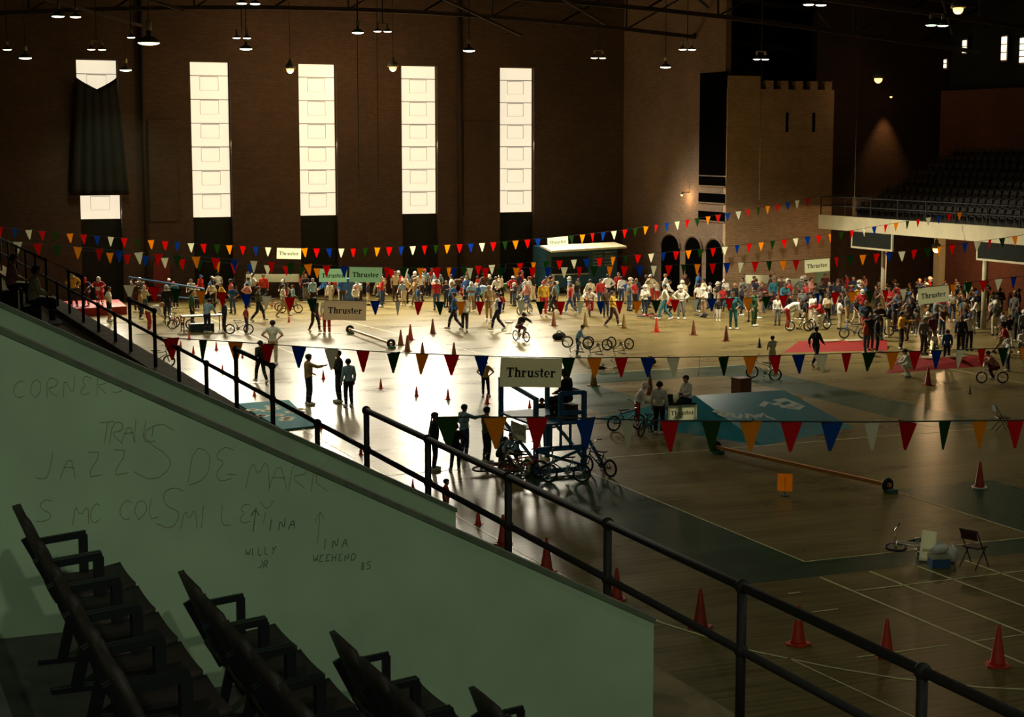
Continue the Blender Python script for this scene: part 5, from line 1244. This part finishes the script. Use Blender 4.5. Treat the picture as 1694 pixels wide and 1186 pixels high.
# seated on the stand, on the counter, in the near stand
person(on_z(940, 668, 1.93) - Vector((0, 0, .45)), AWAY + 60, 'sit', 'black', 'black', 'judge in black sitting on top of the blue stand', 'black cap', 1.08, shoes='black')
person(ct + Vector((.33, .0, 1.03 - .47)), LEFT + 30, 'sit', 'white', 'navy', 'person in white shirt sitting on the counter by the ramp', 'black hair', 1.0)
for (px, py, Y, c, lab) in ((20, 470, 44.5, 'pink', 'spectator in pink seated in the stand at the picture edge'), (50, 478, 40.0, 'cream', 'spectator in cream seated in the stand behind the railing')):
    person(Vector((4.75, Y, DECK_Z)), -90, 'sit', c, 'navy', lab, 'dark hair', 1.0)
    o = MB().cbox((0, 0, .22), (.42, .42, .44)).box((-.22, -.21, .44), (-.18, .21, .85)).build('low_seat', M_SEATW); o.location = (4.7, Y, DECK_Z); tag(o, 'dark seat under the spectator in ' + c, 'seat')

# ---- riders on their bikes
def rider(px, yf, yt, face, shirt, legs, head, frame, label, blabel, z=0.0, **k):
    p = on_z(px, yf, z); h = max(.7, min(1.1, (yf - yt) * depth_at(p) / FOC / 1.43)); TAKEN.append((p.x, p.y))
    person(p, face, 'ride', shirt, legs, label, head, h); bike(p, face, frame, blabel, h=h, **k)
rider(862, 565, 516, CAM + 35, 'black', 'maroon', 'black cap', 'chrome', 'boy cyclist in black riding in the bright floor', 'bicycle ridden by the boy in black')
rider(1641, 634, 580, LEFT, 'pink', 'maroon', 'dark hair', 'white', 'lone rider in pink shirt near the red ramp', 'bicycle ridden by the lone rider in pink', plate='white')
rider(166, 504, 450, CAM, 'red', 'red', 'white helmet', 'red', 'rider in red with white helmet on the red platform', 'red bicycle on the red platform', plate='white', z=.45)
rider(143, 505, 450, CAM, 'navy', 'maroon', 'red helmet', 'navy', 'rider in navy with red helmet on the platform', 'dark bicycle on the red platform', z=.45)
rider(975, 523, 470, CAM, 'white', 'red', 'dark hair', 'red', 'rider in white top facing out of the crowd by the trailer', 'red bicycle facing out of the crowd')
rider(1355, 545, 490, LEFT + 30, 'red', 'white', 'white helmet', 'white', 'rider in red and white at the tower foot', 'white bicycle at the tower foot')
# ---- bikes on the floor
for px, py, fc, c, state, lab in (
    (956, 592, LEFT, 'chrome', 'inverted', 'upturned chrome bicycle worked on by the boy in pale shirt'), (988, 596, 40, 'green', 'inverted', 'upturned green bicycle in the middle of three'), (1026, 594, 30, 'olive', 'inverted', 'upturned olive bicycle nearest the dull yellow cone'),
    (1000, 612, RIGHT, 'white', 'lying', 'white bicycle lying beside the upturned ones'), (1262, 628, LEFT - 8, 'white', 'tail', 'white bicycle behind the blue ramp beside the red box'),
    (1036, 712, RIGHT + 25, 'navy', 'up', 'dark bicycle held by the rider in red trousers'), (1070, 719, RIGHT + 60, 'black', 'lean', 'black bicycle between the two men by the counter'),
    (843, 772, RIGHT, 'chrome', 'lying', 'chrome bicycle on the pile by the blue stand'), (851, 786, 20, 'white', 'lean', 'white bicycle on the pile by the blue stand'), (866, 790, RIGHT, 'scarlet', 'lean', 'scarlet bicycle propped against the pile by the stand'), (822, 786, LEFT, 'red', 'lying', 'red bicycle at the bottom of the pile by the stand'),
    (935, 798, LEFT, 'chrome', 'lean', 'chrome bicycle leaning in front of the blue stand'), (990, 786, 20, 'black', 'up', 'black bicycle on the far side of the blue stand'),
    (396, 553, RIGHT, 'chrome', 'up', 'bicycle held by the boy in red top'), (262, 607, RIGHT, 'green', 'up', 'green bicycle seen between the railing posts'), (300, 545, LEFT, 'red', 'lean', 'red bicycle parked beside the work table'), (284, 540, 20, 'chrome', 'lean', 'chrome bicycle among the helmeted riders'),
    (1519, 919, LEFT, 'white', 'lying', 'white bicycle lying beside the cool box'), (1322, 548, LEFT, 'chrome', 'up', 'chrome bicycle of the bending rider'), (1075, 527, LEFT, 'red', 'lying', 'red bicycle on the floor before the arched doors'),
    (1168, 524, RIGHT, 'chrome', 'lying', 'chrome bicycle lying before the arched doors'), (868, 520, 120, 'chrome', 'up', 'chrome bicycle standing in the crowd by the fifth window'), (480, 518, RIGHT, 'black', 'lean', 'black bicycle in the crowd below the banner'), (448, 515, LEFT, 'red', 'up', 'red bicycle in the crowd below the banner'),
    (1545, 590, 140, 'green', 'up', 'green bicycle beside the boy in blue jacket'), (1412, 560, LEFT, 'blue', 'up', 'blue bicycle at the edge of the crowd'), (1590, 575, 150, 'yellow', 'up', 'yellow bicycle in the crowd under the balcony'), (1455, 556, RIGHT, 'chrome', 'up', 'chrome bicycle in the crowd by the man in yellow')):
    bike(on_z(px, py), fc, c, lab, state, plate='white' if c in ('green', 'yellow') else None)

# ================================================================ the crowd
WHERE = ((300, 'by the blue gate'), (400, 'behind the work table'), (500, 'below the white banner'), (600, 'under the twin card signs'), (665, 'left of the fourth window'), (740, 'below the fourth window'), (810, 'between the last windows'), (895, 'below the fifth window'),
         (970, 'before the trailer counter'), (1045, 'before the trailer menu'), (1120, 'before the widest arch'), (1200, 'before the tower arches'), (1270, 'by the upper cream board'), (1335, 'by the lower cream board'), (1400, 'at the tower corner'), (1460, 'near the balcony end'), (1520, 'beside the red ramps'), (1580, 'under the balcony bulb'), (1640, 'before the balcony column'), (1800, 'by the picture edge'))
DOING = {'stand': 'standing', 'stand_hips': 'hands on hips', 'arms_folded': 'arms folded', 'walk': 'walking', 'point': 'arm raised', 'bend': 'bending', 'crouch': 'crouching', 'lean': 'leaning', 'sit': 'seated'}
TOPS = ['white'] * 7 + ['cream'] * 4 + ['tan'] * 2 + ['red'] * 3 + ['scarlet'] * 2 + ['blue'] * 3 + ['pale blue'] * 3 + ['navy'] * 3 + ['black'] * 3 + ['yellow'] * 2 + ['green'] + ['grey'] * 2 + ['pink'] + ['brown'] + ['teal']
DARKT = ['white'] * 4 + ['cream'] * 2 + ['navy'] * 5 + ['black'] * 5 + ['red'] * 2 + ['maroon'] * 2 + ['blue'] * 2 + ['brown'] * 3 + ['yellow'] + ['teal'] + ['grey'] * 3 + ['pink'] + ['olive'] * 2
LEGS = ['denim'] * 4 + ['navy'] * 4 + ['black'] * 4 + ['tan'] * 2 + ['cream'] * 2 + ['red'] + ['grey'] * 2 + ['white'] + ['brown'] * 2
HEADS = ['dark hair'] * 6 + ['brown hair'] * 4 + ['fair hair'] * 2 + ['black hair'] * 3 + ['white helmet'] * 3 + ['white cap'] * 2 + ['red cap', 'blue cap']
KINDS_ = ['stand'] * 5 + ['stand_hips'] * 2 + ['arms_folded'] * 3 + ['walk'] * 3 + ['point'] + ['lean'] * 2 + ['bend', 'crouch']
rc = random.Random(11); used = set(); total = 0
def crowd(x0, x1, y0, y1, n, tops, slope=0.0, minh=.8):
    global total
    tries = 0
    while n > 0 and tries < 3000:
        tries += 1
        px, py = rc.uniform(x0, x1), rc.uniform(y0, y1); py += slope * (px - x0); p = on_z(px, py)
        if p.y > 100.9 or p.x > 62.2 or (p.y > 86 and p.x > 49.6) or (p.y > 95.6 and 39 < p.x < 50) : continue
        if any((p.x - a) ** 2 + (p.y - b) ** 2 < .56 for a, b in TAKEN): continue
        k, s, l, hd = rc.choice(KINDS_), rc.choice(tops), rc.choice(LEGS), rc.choice(HEADS)
        wh = [w for lim, w in WHERE if px < lim][0]
        lab = '%s person, %s top, %s trousers, %s, %s' % (DOING[k], s, l, hd, wh) if ' ' not in DOING[k] else 'person with %s, %s top, %s trousers, %s, %s' % (DOING[k], s, l, hd, wh)
        if lab in used: continue
        used.add(lab); TAKEN.append((p.x, p.y))
        person(p, rc.choice((CAM, CAM, LEFT, RIGHT, AWAY, CAM + 40, CAM - 50)) + rc.uniform(-35, 35), k, s, l, lab, hd, rc.choice((1, .98, 1.03, .95, .9, .8)) , tee=rc.random() < .4, short=False,
               shoes=rc.choice(('white', 'white', 'black', 'brown')), skin=rc.choice(SKIN + SKIN[:2]), group='people of the crowd around the hall')
        n -= 1; total += 1
crowd(400, 560, 491, 512, 16, TOPS); crowd(555, 905, 489, 502, 40, TOPS); crowd(560, 910, 502, 517, 26, TOPS)
crowd(900, 1190, 496, 512, 30, TOPS); crowd(905, 1190, 512, 526, 9, TOPS)
crowd(1175, 1430, 494, 520, 40, DARKT); crowd(1200, 1430, 518, 552, 14, DARKT)
crowd(1400, 1694, 505, 540, 52, DARKT); crowd(1430, 1694, 535, 590, 34, DARKT, .0)
crowd(205, 400, 488, 520, 18, TOPS)
print('crowd', total)
dups = {k: v for k, v in SEEN_LABELS.items() if v > 1}
print('labels', len(SEEN_LABELS), 'shared', len(dups), list(dups.items())[:10])
